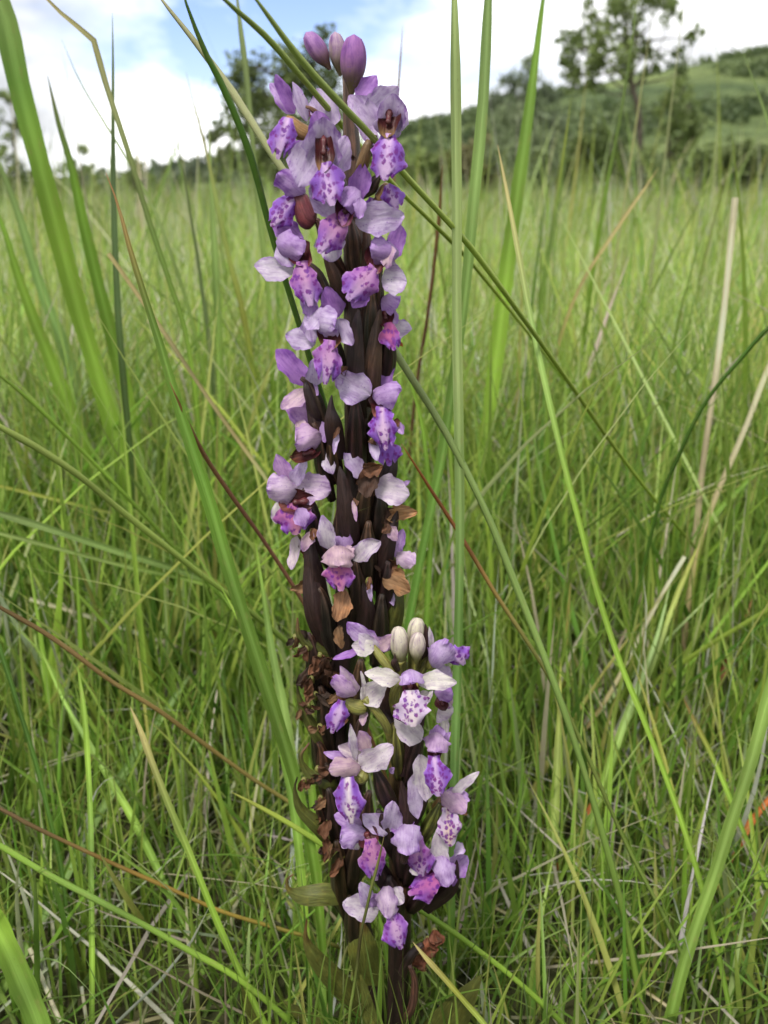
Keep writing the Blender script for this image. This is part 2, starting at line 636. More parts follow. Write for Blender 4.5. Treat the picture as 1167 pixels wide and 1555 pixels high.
# ------------------------------------------------------------------ trees and shrubs at the edge of the meadow
def make_tree(name, label, cat, group, Y, base_px, fork, clusters, leaf, cols, trunk_r, depth=1.0, density=120, aspect=0.5, updown=0.0, stems=1):
    """fork: pixel points of the trunk; clusters: (px, py, radius_px) leaf clumps, each on a limb of its own"""
    m2px = FPX / Y / 0.98
    b = at(base_px, 320, Y)
    b[2] = -0.02
    root = empty(name, b)
    tag(root, label, cat, group)
    pts = [b] + [at(x, y, Y) for x, y in fork]
    mb = MB()
    tr = np.linspace(trunk_r, trunk_r * 0.45, len(pts) * 4)
    path = catmull(pts, len(pts) * 4)
    mb.tube(path, tr, (0.05, 0.04, 0.03), 7)
    V, Q, Cc = [], [], []
    base = 0
    for (x, y, r) in clusters:
        c = at(x, y, Y) + np.array([0, rng.normal(0, depth), 0])
        R = r / m2px
        # limb from the nearest lower trunk point
        low = [p for p in path if p[2] < c[2] - 0.1] or [path[0]]
        s = low[-1] if rng.random() < 0.5 else low[int(len(low) * rng.uniform(0.55, 0.98))]
        mid = (s + c) / 2 + rng.normal(0, 0.12, 3) * np.linalg.norm(c - s)
        mid[2] = max(mid[2], 0.1)
        mb.tube(catmull([s, mid, c], 7), np.linspace(trunk_r * 0.4, trunk_r * 0.08, 7), (0.05, 0.04, 0.03), 5)
        n = int(2.2 * density * (R / 0.5) ** 2) + 20
        sub = c + scatter_ball(max(4, n // 22), R)
        for sp in sub[:8]:
            mb.tube([c, (c + sp) / 2 + rng.normal(0, 0.05, 3) * R, sp], [trunk_r * 0.09, trunk_r * 0.06, trunk_r * 0.03], (0.05, 0.04, 0.03), 4)
        p = sub[rng.integers(0, len(sub), n)] + rng.normal(0, R * 0.22, (n, 3))
        p[:, 2] = np.maximum(p[:, 2], 0.05)
        v, q = leaf_quads(p, leaf * 1.25, aspect, updown)
        t = rng.random()
        cc = cols[0] * (1 - t) + cols[1] * t
        cc = cc[None] * rng.uniform(0.65, 1.4, (n, 1))
        V.append(v); Q.append(q + base); Cc.append(np.repeat(cc, 4, 0))
        base += len(v)
    o = mb.build('trunk', M_BARK, root, origin=b)
    cr = big_mesh('crown', np.concatenate(V) - b, np.concatenate(Q), np.concatenate(Cc), M_LEAF, False)
    cr.parent = root
    return root


A_ = np.array
DARKG = (A_([0.095, 0.130, 0.045]), A_([0.175, 0.220, 0.075]))  # leaf greens from here on are lightened to stand in for haze
MIDG = (A_([0.12, 0.165, 0.050]), A_([0.21, 0.27, 0.085]))
PALEG = (A_([0.13, 0.18, 0.06]), A_([0.22, 0.28, 0.10]))
PINEG = (A_([0.15, 0.19, 0.11]), A_([0.22, 0.27, 0.14]))

make_tree('broadleaf_tree', 'tall open-crowned broadleaf tree with sky showing through its branches', 'tree', None, 26.0, 971,
          [(972, 240), (970, 170), (958, 120), (950, 60), (955, 10)],
          [(880, 60, 34), (905, 95, 30), (856, 85, 20), (875, 120, 18), (940, 22, 30), (985, 12, 32), (920, 50, 24), (962, 68, 26),
           (1000, 70, 15), (1024, 16, 15), (1062, 50, 13), (1028, 78, 13), (930, 104, 26), (988, 100, 16), (900, 20, 16), (893, 128, 16),
           (952, -20, 40), (1000, -15, 25), (905, 65, 22), (1046, 60, 7), (868, 100, 16)],
          0.13, MIDG, 0.085, 0.5, 105)
make_tree('leafy_bush', 'dense dark bush crowding the trunk of the open-crowned tree', 'bush', None, 24.5, 1015,
          [(1015, 230), (1018, 170)],
          [(1022, 132, 20), (1006, 158, 18), (1046, 160, 22), (1014, 190, 24), (1060, 205, 24), (1030, 225, 30), (1000, 232, 20), (1032, 108, 13), (1072, 250, 26), (1024, 262, 30), (1048, 182, 18), (1088, 268, 22), (996, 268, 22)],
          0.12, (DARKG[0] * 1.1, MIDG[1]), 0.06, 0.6, 130)
BG = 'bushes along the far edge of the meadow'
for lab, Y, bx, fork, cl, leaf, cols, dens, asp, ud in [
    ('spiky young pine-like shrub standing behind the upright grass blades', 25, 800, [(800, 220), (797, 150)],
     [(760, 150, 18), (775, 130, 14), (765, 185, 24), (800, 120, 18), (800, 160, 26), (822, 150, 18), (840, 190, 22), (795, 200, 32), (830, 225, 30), (770, 235, 30), (805, 95, 8)], 0.34, PINEG, 150, 0.10, 0.8),
    ('rounded bush between the pine-like shrub and the open tree', 27, 885, [(885, 240), (885, 200)],
     [(875, 222, 20), (900, 212, 20), (925, 228, 22), (885, 245, 28), (915, 252, 28), (860, 262, 24), (940, 262, 24), (850, 245, 18)], 0.13, MIDG, 190, 0.5, 0.0),
    ('low bush at the edge of the meadow just right of the orchid top', 28, 650, [(650, 260), (650, 230)],
     [(625, 248, 20), (650, 240, 20), (675, 244, 20), (640, 268, 26), (670, 270, 26), (610, 268, 22)], 0.13, MIDG, 200, 0.5, 0.0),
    ('brownish green bush behind the two upright blades', 27, 730, [(730, 250), (730, 220)],
     [(705, 236, 20), (730, 230, 20), (748, 242, 20), (715, 258, 26), (745, 265, 26), (690, 255, 22)], 0.13, (A_([0.13, 0.13, 0.055]), A_([0.20, 0.19, 0.08])), 200, 0.5, 0.0),
    ('dark bush at the far right edge of the meadow', 27, 1120, [(1120, 250), (1120, 220)],
     [(1095, 240, 22), (1125, 235, 22), (1150, 242, 22), (1110, 255, 36), (1145, 262, 34), (1180, 250, 28), (1085, 265, 24)], 0.13, DARKG, 200, 0.5, 0.0),
    ('pale green sapling with sky behind its sparse leaves at far left', 20, 25, [(22, 240), (20, 170), (14, 130)],
     [(12, 150, 16), (28, 190, 16), (10, 205, 20), (34, 240, 16), (20, 270, 24), (-10, 180, 24), (40, 285, 16), (6, 300, 26), (-25, 240, 28), (20, 150, 14), (45, 260, 16), (50, 295, 18)], 0.13, MIDG, 110, 0.4, 0.3),
    ('thin pale green bush behind the leftmost broad blades', 24, 125, [(125, 275), (125, 250)],
     [(112, 245, 17), (130, 232, 15), (140, 262, 20), (160, 280, 18), (95, 270, 18), (118, 285, 22), (145, 292, 20), (100, 292, 16)], 0.12, PALEG, 90, 0.4, 0.3),
    ('small dark green bush on the skyline left of the far hill', 26, 205, [(205, 275), (205, 255)],
     [(197, 262, 13), (212, 250, 12), (206, 275, 17), (218, 285, 17), (192, 288, 15), (230, 294, 14)], 0.12, DARKG, 160, 0.45, 0.2),
]:
    make_tree('meadow_bush', lab, 'bush', BG, Y, bx, fork, cl, leaf, cols, 0.03, 0.4, dens, asp, ud)
make_tree('broadleaf_tree', 'dark green rounded tree half hidden behind the top flowers of the orchid', 'tree', None, 22.0, 420,
          [(420, 250), (425, 180), (430, 130)],
          [(345, 120, 20), (360, 150, 26), (335, 205, 20), (385, 110, 30), (400, 150, 34), (370, 190, 36), (430, 95, 30), (455, 120, 34),
           (490, 70, 26), (470, 95, 22), (505, 120, 30), (420, 190, 38), (470, 180, 40), (400, 235, 38), (450, 240, 40), (350, 240, 26), (510, 180, 34), (500, 240, 34)],
          0.12, DARKG, 0.10, 0.5, 170)


# ------------------------------------------------------------------ meadow grass (nobody could count it)
A_ = np.array
G_TAB = np.array([[0.205, 0.290, 0.036], [0.250, 0.330, 0.050], [0.165, 0.255, 0.032], [0.105, 0.190, 0.024],
                  [0.295, 0.340, 0.115], [0.320, 0.330, 0.075], [0.42, 0.38, 0.21], [0.48, 0.43, 0.31]])


def grass(name, label, x, y, h, w, lean, bend, probs, segs=5, tipfade=0.35, fold=True, gain=1.0):
    n = len(x)
    az = rng.uniform(0, 2 * np.pi, n)
    d = np.stack([np.cos(az), np.sin(az), np.zeros(n)], 1)
    tw = az + np.pi / 2 + rng.normal(0, 0.9, n)
    side0 = np.stack([np.cos(tw), np.sin(tw), np.zeros(n)], 1)
    t = np.linspace(0, 1, segs + 1)
    twist = rng.normal(0, 0.7, n)
    root = np.stack([x, y, np.full(n, -0.01)], 1)
    P = np.zeros((n, segs + 1, 3 if fold else 2, 3))
    for i, s in enumerate(t):
        hor = (lean * s + bend * s ** 2.2)[:, None] * d * h[:, None]
        up = h * s * (1 - 0.28 * np.clip(np.abs(bend), 0, 1.5) * s * s)
        c = root + hor + np.stack([np.zeros(n), np.zeros(n), up], 1)
        a = tw + twist * s
        sd_ = np.stack([np.cos(a), np.sin(a), np.zeros(n)], 1)
        prof = (0.75 + 0.25 * min(1, s * 4)) * (1 - s ** 2.4) + 0.02
        ww = (w * prof * 0.5)[:, None]
        P[:, i, 0] = c - sd_ * ww
        P[:, i, -1] = c + sd_ * ww
        if fold:
            nn = np.stack([-np.sin(a), np.cos(a), np.zeros(n)], 1)
            P[:, i, 1] = c + nn * ww * 0.55
    k = P.shape[2]
    base = (np.arange(n) * (segs + 1) * k)[:, None, None]
    ii = np.arange(segs)[None, :, None] * k + np.arange(k - 1)[None, None, :]
    q0 = base + ii
    Q = np.stack([q0, q0 + 1, q0 + k + 1, q0 + k], -1).reshape(-1, 4)
    ci = rng.choice(len(G_TAB), n, p=np.array(probs) / np.sum(probs))
    c = G_TAB[ci] * A_([0.93, 1.0, 1.15]) * gain * rng.uniform(0.75, 1.25, (n, 1)) * (1 + rng.normal(0, 0.06, (n, 3)))
    tip = A_([0.33, 0.30, 0.13])
    tt = (np.clip(t - 0.55, 0, 1) / 0.45) ** 1.5 * tipfade
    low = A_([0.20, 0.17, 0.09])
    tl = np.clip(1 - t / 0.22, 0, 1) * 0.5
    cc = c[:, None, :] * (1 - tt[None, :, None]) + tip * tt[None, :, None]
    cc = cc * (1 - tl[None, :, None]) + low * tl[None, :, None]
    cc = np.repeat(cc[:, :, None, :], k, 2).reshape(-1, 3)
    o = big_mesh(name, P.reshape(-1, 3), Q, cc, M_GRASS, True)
    tag(o, label, 'grass', kind='stuff')
    return o


def wedge(n, r0, r1, half=0.62, pw=1.0):
    r = np.sqrt(r0 ** 2 + (r1 ** 2 - r0 ** 2) * rng.random(n) ** pw)
    a = rng.uniform(-half, half, n)
    return r * np.sin(a), r * np.cos(a)


def clumped(x, y, k, spread):
    """move the points towards tuft centres so the sward is uneven"""
    j = rng.integers(0, len(x), len(x))
    m = rng.random(len(x)) < k
    x = x.copy(); y = y.copy()
    g = (np.round(x / 0.09) * 0.09 + 0.03 * np.sin(y * 40), np.round(y / 0.09) * 0.09 + 0.03 * np.cos(x * 37))
    x[m] = g[0][m] + rng.normal(0, spread, m.sum())
    y[m] = g[1][m] + rng.normal(0, spread, m.sum())
    return x, y


# close sward: starts just behind the orchids
x, y = wedge(7000, 0.43, 1.3)
x, y = clumped(x, y, 0.5, 0.02)
keep = (y > 0.43) & ((np.abs(x) > 0.04) | (y > 0.47))
x, y = x[keep], y[keep]
h = (0.12 + 0.20 * smoothstep(0.45, 1.0, y)) * rng.uniform(0.55, 1.3, len(x))
grass('near_grass', 'tangled green grass close behind the orchids', x, y, h, rng.uniform(0.0018, 0.0056, len(x)) * (0.75 + 0.4 * smoothstep(0.45, 0.9, y)),
      rng.normal(0.15, 0.34, len(x)), rng.normal(0.1, 0.2, len(x)), [3.5, 3, 3.5, 2.6, 1.2, 1.5, 0.5, 0.4], 7, gain=1.34)
x, y = wedge(1500, 0.41, 0.72)
keep = (np.abs(x - 0.006) > 0.018) | (y > 0.44)
x, y = x[keep], y[keep]
grass('short_grass', 'short green shoots covering the soil around the orchids', x, y, rng.uniform(0.03, 0.09, len(x)), rng.uniform(0.0014, 0.0036, len(x)),
      rng.normal(0.3, 0.5, len(x)), rng.normal(0.3, 0.4, len(x)), [3, 2, 4, 4, 0.5, 0.5, 0.5, 0.3], 5)
x, y = wedge(1300, 0.7, 2.4, pw=1.0)
grass('meadow_grass', 'long straight grass leaning across the meadow', x, y, rng.uniform(0.26, 0.46, len(x)), rng.uniform(0.003, 0.0065, len(x)),
      np.clip(rng.normal(0.1, 0.5, len(x)), -0.8, 0.8), rng.normal(0.05, 0.15, len(x)), [3, 3, 2, 1, 3, 2.5, 0.0, 0.0], 7, gain=1.6)
x, y = wedge(9000, 1.1, 4.0, pw=1.05)
x, y = clumped(x, y, 0.4, 0.03)
h = 0.31 * rng.uniform(0.6, 1.35, len(x))
grass('meadow_grass', 'broad pale green grass of the middle of the meadow', x, y, h, rng.uniform(0.004, 0.0095, len(x)),
      rng.normal(0.15, 0.36, len(x)), rng.normal(0.12, 0.24, len(x)), [3, 3, 2.5, 1.6, 3.2, 2.4, 1.6, 1.2], 6, gain=1.75)
x, y = wedge(24000, 1.1, 8.0, pw=1.1)
h = 0.30 * rng.uniform(0.55, 1.35, len(x)) + 0.04 * smoothstep(3, 8, y)
grass('meadow_grass', 'fine pale green grass of the middle of the meadow', x, y, h, rng.uniform(0.002, 0.0055, len(x)) * (0.8 + y * 0.12),
      rng.normal(0.2, 0.32, len(x)), rng.normal(0.15, 0.28, len(x)), [3, 3, 2.5, 1.6, 3.2, 2.4, 2.2, 2.0], 5, gain=1.62)
x, y = wedge(60000, 7.0, 33.0, pw=1.1)
h = 0.36 * rng.uniform(0.55, 1.25, len(x)) + 0.05 * np.sin(x * 1.3 + y * 0.4) * np.sin(y * 0.9)
grass('far_grass', 'pale grass stretching to the far bushes', x, y, h, rng.uniform(0.008, 0.02, len(x)) * (0.7 + y / 25),
      rng.normal(0.2, 0.3, len(x)), rng.normal(0.3, 0.3, len(x)), [2, 3, 2, 1.2, 2.4, 2.2, 2.4, 2.0], 3, fold=False, gain=1.3)
# taller leaves standing above the sward
x, y = wedge(620, 1.2, 6.5, pw=1.1)
grass('tall_grass', 'thin upright grass tips rising past the skyline', x, y, rng.uniform(0.45, 0.80, len(x)), rng.uniform(0.0045, 0.0085, len(x)) * (0.8 + 0.15 * y),
      rng.normal(0.05, 0.17, len(x)), rng.normal(0.08, 0.15, len(x)), [4, 4, 2, 1, 3.5, 2.5, 1.6, 0.8], 8, gain=1.2)
x, y = wedge(420, 0.95, 4.0, pw=1.2)
grass('tall_grass', 'taller grass leaves rising above the meadow', x, y, rng.uniform(0.36, 0.60, len(x)), rng.uniform(0.003, 0.008, len(x)),
      rng.normal(0.05, 0.25, len(x)), rng.normal(0.2, 0.22, len(x)), [4, 4, 3, 2, 3, 2, 1.2, 0.8], 8)
x, y = wedge(6500, 4.0, 30.0, pw=0.95)
grass('tall_grass', 'taller pale tufts standing out of the far meadow', x, y, rng.uniform(0.40, 0.62, len(x)) + 0.35 * (np.sin(x * 1.1 + 2) * np.sin(y * 0.8) > 0.3) * rng.random(len(x)), rng.uniform(0.008, 0.022, len(x)),
      rng.normal(0.05, 0.2, len(x)), rng.normal(0.2, 0.22, len(x)), [3, 4, 2, 1, 3, 2, 2, 1.2], 5)
# flat dead straw over the soil
x, y = wedge(5200, 0.42, 2.6)
grass('dead_grass', 'grey and straw coloured dead grass lying between the green leaves', x, y, rng.uniform(0.03, 0.13, len(x)), rng.uniform(0.0012, 0.0035, len(x)),
      rng.uniform(0.8, 2.6, len(x)), rng.normal(0.2, 0.6, len(x)), [0, 0, 0.2, 0.2, 0, 0.6, 3, 3], 4)
x = np.concatenate([rng.normal(0.012, 0.055, 130), rng.normal(0.01, 0.03, 40)]); y = np.concatenate([rng.uniform(0.355, 0.41, 130), rng.uniform(0.43, 0.47, 40)])
grass('short_grass', 'green shoots growing close round the foot of the orchids', x, y, rng.uniform(0.085, 0.135, len(x)), rng.uniform(0.0014, 0.003, len(x)),
      rng.normal(0.0, 0.25, len(x)), rng.normal(0.1, 0.2, len(x)), [3, 2, 4, 4, 0.5, 0.5, 0.5, 0.3], 6)
# the meadow goes on beside and behind the camera
ang = rng.uniform(0.60, 2 * np.pi - 0.60, 9000)
rr = np.sqrt(rng.uniform(0.22 ** 2, 1.6 ** 2, 9000))
x, y = rr * np.sin(ang), rr * np.cos(ang)
keep = (y < 0.36) | (np.abs(x) > 0.55 * y + 0.03)
x, y, rr = x[keep], y[keep], rr[keep]
grass('near_grass', 'green grass beside and behind the viewpoint', x, y, (0.14 + 0.18 * smoothstep(0.25, 0.8, rr)) * rng.uniform(0.6, 1.3, len(x)), rng.uniform(0.0022, 0.006, len(x)),
      rng.normal(0.1, 0.2, len(x)), rng.normal(0.1, 0.2, len(x)), [3, 2, 4, 4, 1, 1, 0.5, 0.4], 5)
x, y = wedge(1600, 0.05, 0.40, half=3.1)
grass('near_grass', 'short green grass on this side of the orchids', x, y - 0.02, rng.uniform(0.03, 0.08, len(x)), rng.uniform(0.0016, 0.004, len(x)),
      rng.normal(0.25, 0.25, len(x)), rng.normal(0.3, 0.35, len(x)), [3, 2, 4, 4, 1, 1, 0.5, 0.4], 4)


# ------------------------------------------------------------------ single blades and stalks
g1, g2, g3 = A_([0.19, 0.315, 0.045]), A_([0.135, 0.245, 0.036]), A_([0.055, 0.12, 0.02])
gg, yel = A_([0.22, 0.29, 0.12]), A_([0.27, 0.29, 0.06])
tan_, wht, brn = A_([0.40, 0.32, 0.17]), A_([0.47, 0.44, 0.35]), A_([0.17, 0.095, 0.035])
org, pur, gry = A_([0.36, 0.12, 0.03]), A_([0.13, 0.06, 0.045]), A_([0.33, 0.28, 0.21])


def blade_path(pts, n):
    pts = [list(p) for p in pts]
    X = np.array([[p[0], p[1]] for p in pts], float)
    s = np.concatenate([[0], np.cumsum(np.linalg.norm(np.diff(X, axis=0), axis=1))])
    ks, kv = [], []
    for i, p in enumerate(pts):
        if i == len(pts) - 1:
            ks.append(s[i]); kv.append(1 / zc_ground(p[0], p[1]))
        elif len(p) > 2:
            ks.append(s[i]); kv.append(1 / zc_of_Y(p[0], p[1], p[2]))
    iz = np.interp(s, ks, kv)
    if ks[0] > 0:
        m = s < ks[0]
        iz[m] = kv[0] + (s[m] - ks[0]) * (kv[1] - kv[0]) / (ks[1] - ks[0])
    Q = catmull(np.column_stack([X, iz * 1000]), n)
    return np.array([at_z(a, b, 1000 / c) for a, b, c in Q]), Q


def make_blade(name, label, cat, w, pts, cols, kind='blade', group=None, twist=0.0, roll=0.0, prof='leaf', fold=0.35):
    n = 36
    P, Q = blade_path(pts, n)
    t = np.linspace(0, 1, n)                      # 0 at the tip
    f = {'leaf': np.clip((t / 0.45), 0, 1) ** 0.75 * (1 - 0.45 * smoothstep(0.6, 1, t)),
         'even': np.clip(t / 0.12, 0, 1) ** 0.6,
         'cut': np.ones(n)}[prof]
    ph = rng.uniform(0, 6.28, 4)
    f = f * (1 + 0.05 * np.sin(t * 23 + ph[0]) + 0.03 * np.sin(t * 51 + ph[1]))
    W = np.maximum(w / FPX * (1000 / Q[len(Q) // 3, 2]) * f, 0.0002)
    cols = [A_(c) for c in cols]
    ct = np.linspace(0, 1, len(cols))
    C = np.stack([np.interp(t, ct, [c[i] for c in cols]) for i in range(3)] + [np.ones(n)], 1)
    C[:, :3] = np.minimum(C[:, :3] * A_([1.28, 1.22, 1.05]) * (1 + 0.14 * np.sin(t * 14 + ph[2]) + 0.08 * np.sin(t * 37 + ph[3]))[:, None], 0.6)
    mb = MB()
    if kind == 'stem':
        mb.tube(P[::-1], W[::-1] / 2, C[::-1], 8, rib=4, ribamp=0.05)
        o = mb.build(name, M_BLADE, origin=P[-1])
    else:
        tan = np.gradient(P, axis=0)
        R = np.zeros((n, 5, 3)); UV = np.zeros((n, 5, 2))
        ln = np.concatenate([[0], np.cumsum(np.linalg.norm(np.diff(P, axis=0), axis=1))])
        for i in range(n):
            a = nrm(tan[i])
            d = nrm(P[i] - A_([0, 0, CAM_H]))
            nv = nrm(-(d - d.dot(a) * a))
            sv = np.cross(a, nv)
            r = roll + twist * t[i]
            n2 = nv * math.cos(r) + sv * math.sin(r)
            s2 = sv * math.cos(r) - nv * math.sin(r)
            for j, u in enumerate((-1, -0.5, 0, 0.5, 1)):
                R[i, j] = P[i] + s2 * W[i] * 0.5 * u + n2 * W[i] * fold * (0.5 * abs(u) - 0.25)
                UV[i, j] = (u * W[i] * 500 + 50, ln[i] * 1000)
        CC = np.repeat(C[:, None, :], 5, 1)
        CC[:, 2, :3] = np.minimum(CC[:, 2, :3] * 1.35 + 0.02, 0.7)
        mb.grid(R, CC, UV)
        o = mb.build(name, M_BLADE, origin=P[-1])
    tag(o, label, cat, group, 'thing')
    return o, P, W


BL = []
def blade(*a, **k):
    r = make_blade(*a, **k)
    BL.append(r)
    return r


GB, GS, DS = 'grass_leaf', 'grass_stalk', 'dry_stalk'
# stems that cross the orchid
blade(GS, 'smooth green stem crossing in front of the orchid just below its buds', 'grass stem', 9,
      [(368, -24), (390, 0), (455, 88), (512, 152), (566, 208, 0.402), (612, 262), (700, 358), (740, 408), (850, 560), (960, 715), (1080, 860), (1140, 930)],
      [A_([0.29, 0.37, 0.13]), A_([0.29, 0.37, 0.10]), A_([0.29, 0.38, 0.08]), A_([0.27, 0.36, 0.06]), g1], 'stem', prof='even')
blade(GS, 'thinner green stem passing behind the orchid top and meeting another stem', 'grass stem', 8,
      [(318, -24), (345, 3), (405, 56), (462, 122), (525, 196, 0.432), (590, 272), (665, 346), (715, 398), (790, 490), (860, 580), (915, 650), (965, 720)],
      [A_([0.28, 0.37, 0.11]), A_([0.29, 0.37, 0.08]), A_([0.29, 0.37, 0.06]), g1], 'stem', prof='even')
blade(GS, 'dark green thin stem running down behind the left petals', 'grass stem', 9,
      [(272, -30), (283, 5), (310, 75), (345, 145), (382, 240), (408, 338), (432, 420, 0.428), (468, 535), (500, 640), (540, 800), (600, 1000), (700, 1350)],
      [g3 * 1.1, g3 * 1.2, g3, g3], 'stem', prof='even')
hairy, hp, hw = blade(GS, 'hairy grey-green stalk slanting behind the orchid down to the lower right', 'grass stem', 11,
      [(228, -24), (246, 0), (300, 68), (355, 142), (408, 226), (470, 318, 0.448), (540, 430), (604, 540), (672, 648), (735, 770), (790, 905), (850, 1060), (905, 1230), (950, 1400), (985, 1590)],
      [A_([0.36, 0.36, 0.24]), A_([0.3, 0.34, 0.19]), A_([0.2, 0.29, 0.10]), A_([0.18, 0.28, 0.08]), g1], 'stem', prof='even')
hb = MB()
for i in range(2, 13):
    for _ in range(26):
        u = rng.random()
        p = hp[i] * (1 - u) + hp[i + 1] * u
        d = nrm(np.cross(nrm(hp[i + 1] - hp[i]), rng.normal(size=3)))
        s = nrm(np.cross(d, rng.normal(size=3))) * 0.00006
        q = p + d * hw[i] * 0.45
        e = p + d * (hw[i] * 0.45 + rng.uniform(0.0008, 0.0018)) + A_([0, 0, 0.0004])
        hb.grid(np.array([[q - s, q + s], [e - s * 0.3, e + s * 0.3]]), A_([0.5, 0.5, 0.4, 1]), np.zeros((2, 2, 2)))
ho = hb.build('fine_hairs', M_GRASS, hairy)
tag(ho, kind='stuff')

# upright blades right of the orchid
blade(GB, 'pale green folded blade standing upright just right of the orchid', 'grass blade', 15,
      [(688, -90, 0.455), (690, 0), (692, 150), (694, 320), (694, 480), (697, 640), (699, 800), (697, 950), (693, 1100), (688, 1300), (684, 1585)],
      [gg * 1.1, gg, gg * 0.95, A_([0.12, 0.22, 0.06]), A_([0.12, 0.22, 0.07]), g2], twist=0.9, roll=-0.35, prof='even', fold=0.6)
blade(GB, 'darker green upright blade beside the pale folded one', 'grass blade', 17,
      [(746, -80, 0.56), (742, 0), (734, 160), (720, 310), (708, 440), (692, 560), (672, 690), (648, 810), (630, 900), (600, 1080), (575, 1290)],
      [A_([0.17, 0.25, 0.10]), A_([0.15, 0.23, 0.075]), A_([0.11, 0.2, 0.04]), A_([0.08, 0.17, 0.03]), g3], twist=0.5, roll=0.2, prof='even', fold=0.5)
blade(GB, 'broad bright green out-of-focus blade behind the upright pair', 'grass blade', 25,
      [(835, -60, 0.85), (825, 0), (806, 150), (788, 280), (774, 380), (764, 460), (752, 560), (735, 680), (715, 800), (700, 960)],
      [g2, A_([0.14, 0.24, 0.05]), g1, g1, g1], twist=0.3, prof='leaf')
blade(GB, 'slim bright green blade with pale tip right of the upright blades', 'grass blade', 8.5,
      [(756, 220, 0.56), (768, 280), (785, 370), (806, 480), (830, 590), (856, 700), (882, 800), (905, 890), (940, 1000), (985, 1110), (1040, 1260), (1085, 1420), (1120, 1590)],
      [tan_, A_([0.2, 0.3, 0.1]), g1, g1, g1, g2], twist=0.4, prof='even')
blade(GB, 'brown-edged folded blade in sharp focus left of the orchid', 'grass blade', 23,
      [(161, 262, 0.43), (180, 312), (200, 385), (222, 455), (246, 530), (268, 605), (292, 680), (318, 760), (338, 830), (356, 890), (385, 980), (420, 1090), (450, 1190), (480, 1330), (500, 1560)],
      [A_([0.3, 0.14, 0.08]), A_([0.12, 0.2, 0.04]), A_([0.10, 0.2, 0.03]), A_([0.11, 0.2, 0.035]), A_([0.11, 0.19, 0.035]), g2, g2], twist=-0.3, roll=0.3, prof='leaf', fold=0.7)
blade(DS, 'thin purplish brown stalk running from the folded blade to the orchid', 'grass stalk', 6,
      [(258, 580, 0.428), (285, 640), (310, 690), (350, 750), (400, 820), (455, 905), (510, 1000), (560, 1110), (640, 1330)],
      [brn, pur * 1.6, pur * 1.6, brn], 'stem', prof='even')

# left side, out of focus
blade(GB, 'widest bright green blurred blade leaning at the upper left', 'grass blade', 31,
      [(-40, -90, 0.72), (5, 20), (30, 130), (55, 225), (80, 320), (102, 405), (125, 490), (150, 570), (175, 660), (200, 750), (220, 850), (238, 1000)],
      [gg, A_([0.13, 0.24, 0.05]), g1, g1, g1, g2], twist=0.2, roll=0.1, prof='cut', fold=0.4)
blade(GB, 'long tapering blurred blade right of the widest blade', 'grass blade', 22,
      [(72, 112, 0.8), (90, 190), (108, 250), (130, 350), (152, 440), (175, 530), (195, 610), (210, 690), (225, 790), (240, 950)],
      [A_([0.16, 0.17, 0.1]), g2, g2, g1, g2, g2], twist=0.3, prof='leaf')
blade(GB, 'straight grey-green narrow blade rising to the blue sky at the left', 'grass blade', 11,
      [(171, 20, 0.66), (172, 100), (172, 200), (173, 300), (176, 400), (180, 480), (190, 600), (205, 760), (215, 1000)],
      [gg, A_([0.13, 0.19, 0.1]), A_([0.11, 0.17, 0.07]), A_([0.1, 0.16, 0.05]), g2], prof='leaf', fold=0.5)
blade(GB, 'broad blurred blade low at the left edge of the meadow', 'grass blade', 22,
      [(-20, 290, 0.85), (5, 345), (25, 410), (50, 480), (78, 550), (105, 620), (130, 690), (150, 760), (165, 860), (180, 960)],
      [g2, g1, g1, g1, g2], prof='leaf')
blade(GB, 'pale blurred blade rising from the lower left edge', 'grass blade', 18,
      [(-30, 180, 0.95), (0, 250), (30, 330), (60, 430), (95, 520), (120, 600), (140, 690), (150, 800), (160, 900)],
      [gg, A_([0.17, 0.28, 0.09]), A_([0.17, 0.28, 0.09]), g1], prof='leaf')
blade(GB, 'kinked pale blade bent over near the clouds at the left', 'grass blade', 8,
      [(50, -30, 0.62), (78, 6), (118, 40), (143, 62), (152, 95), (165, 140), (185, 200), (205, 262), (225, 330), (255, 420), (285, 520), (305, 700), (320, 1050)],
      [tan_, A_([0.3, 0.32, 0.17]), A_([0.17, 0.26, 0.07]), g1, g1, g2], prof='even')
blade(GB, 'thin grey-green blade slanting across the clouds left of the grey narrow blade', 'grass blade', 6,
      [(94, 60, 0.8), (120, 120), (150, 172), (180, 220), (205, 262), (235, 320), (265, 400), (300, 520), (330, 700), (345, 950)],
      [gg, gg, g1, g2], prof='leaf')
blade(GB, 'yellowish blade pointing up beside the dark stem', 'grass blade', 9,
      [(283, 110, 0.9), (295, 160), (305, 195), (318, 250), (332, 320), (350, 400), (370, 480), (390, 620), (400, 900)],
      [tan_, A_([0.24, 0.3, 0.1]), yel, g1, g2], prof='leaf')
blade(GB, 'slim vertical blade behind the hairy stalk', 'grass blade', 8,
      [(358, -30, 0.85), (364, 30), (374, 110), (384, 220), (396, 340), (408, 450), (415, 600), (420, 900)],
      [A_([0.22, 0.27, 0.14]), gg, g1, g2], prof='even')
blade(GB, 'wide pale vertical blade blurred behind the upper left flowers', 'grass blade', 14,
      [(318, 180, 0.95), (320, 260), (324, 340), (330, 450), (334, 560), (336, 700), (338, 920)],
      [gg, A_([0.17, 0.26, 0.08]), g1, g2], prof='leaf')

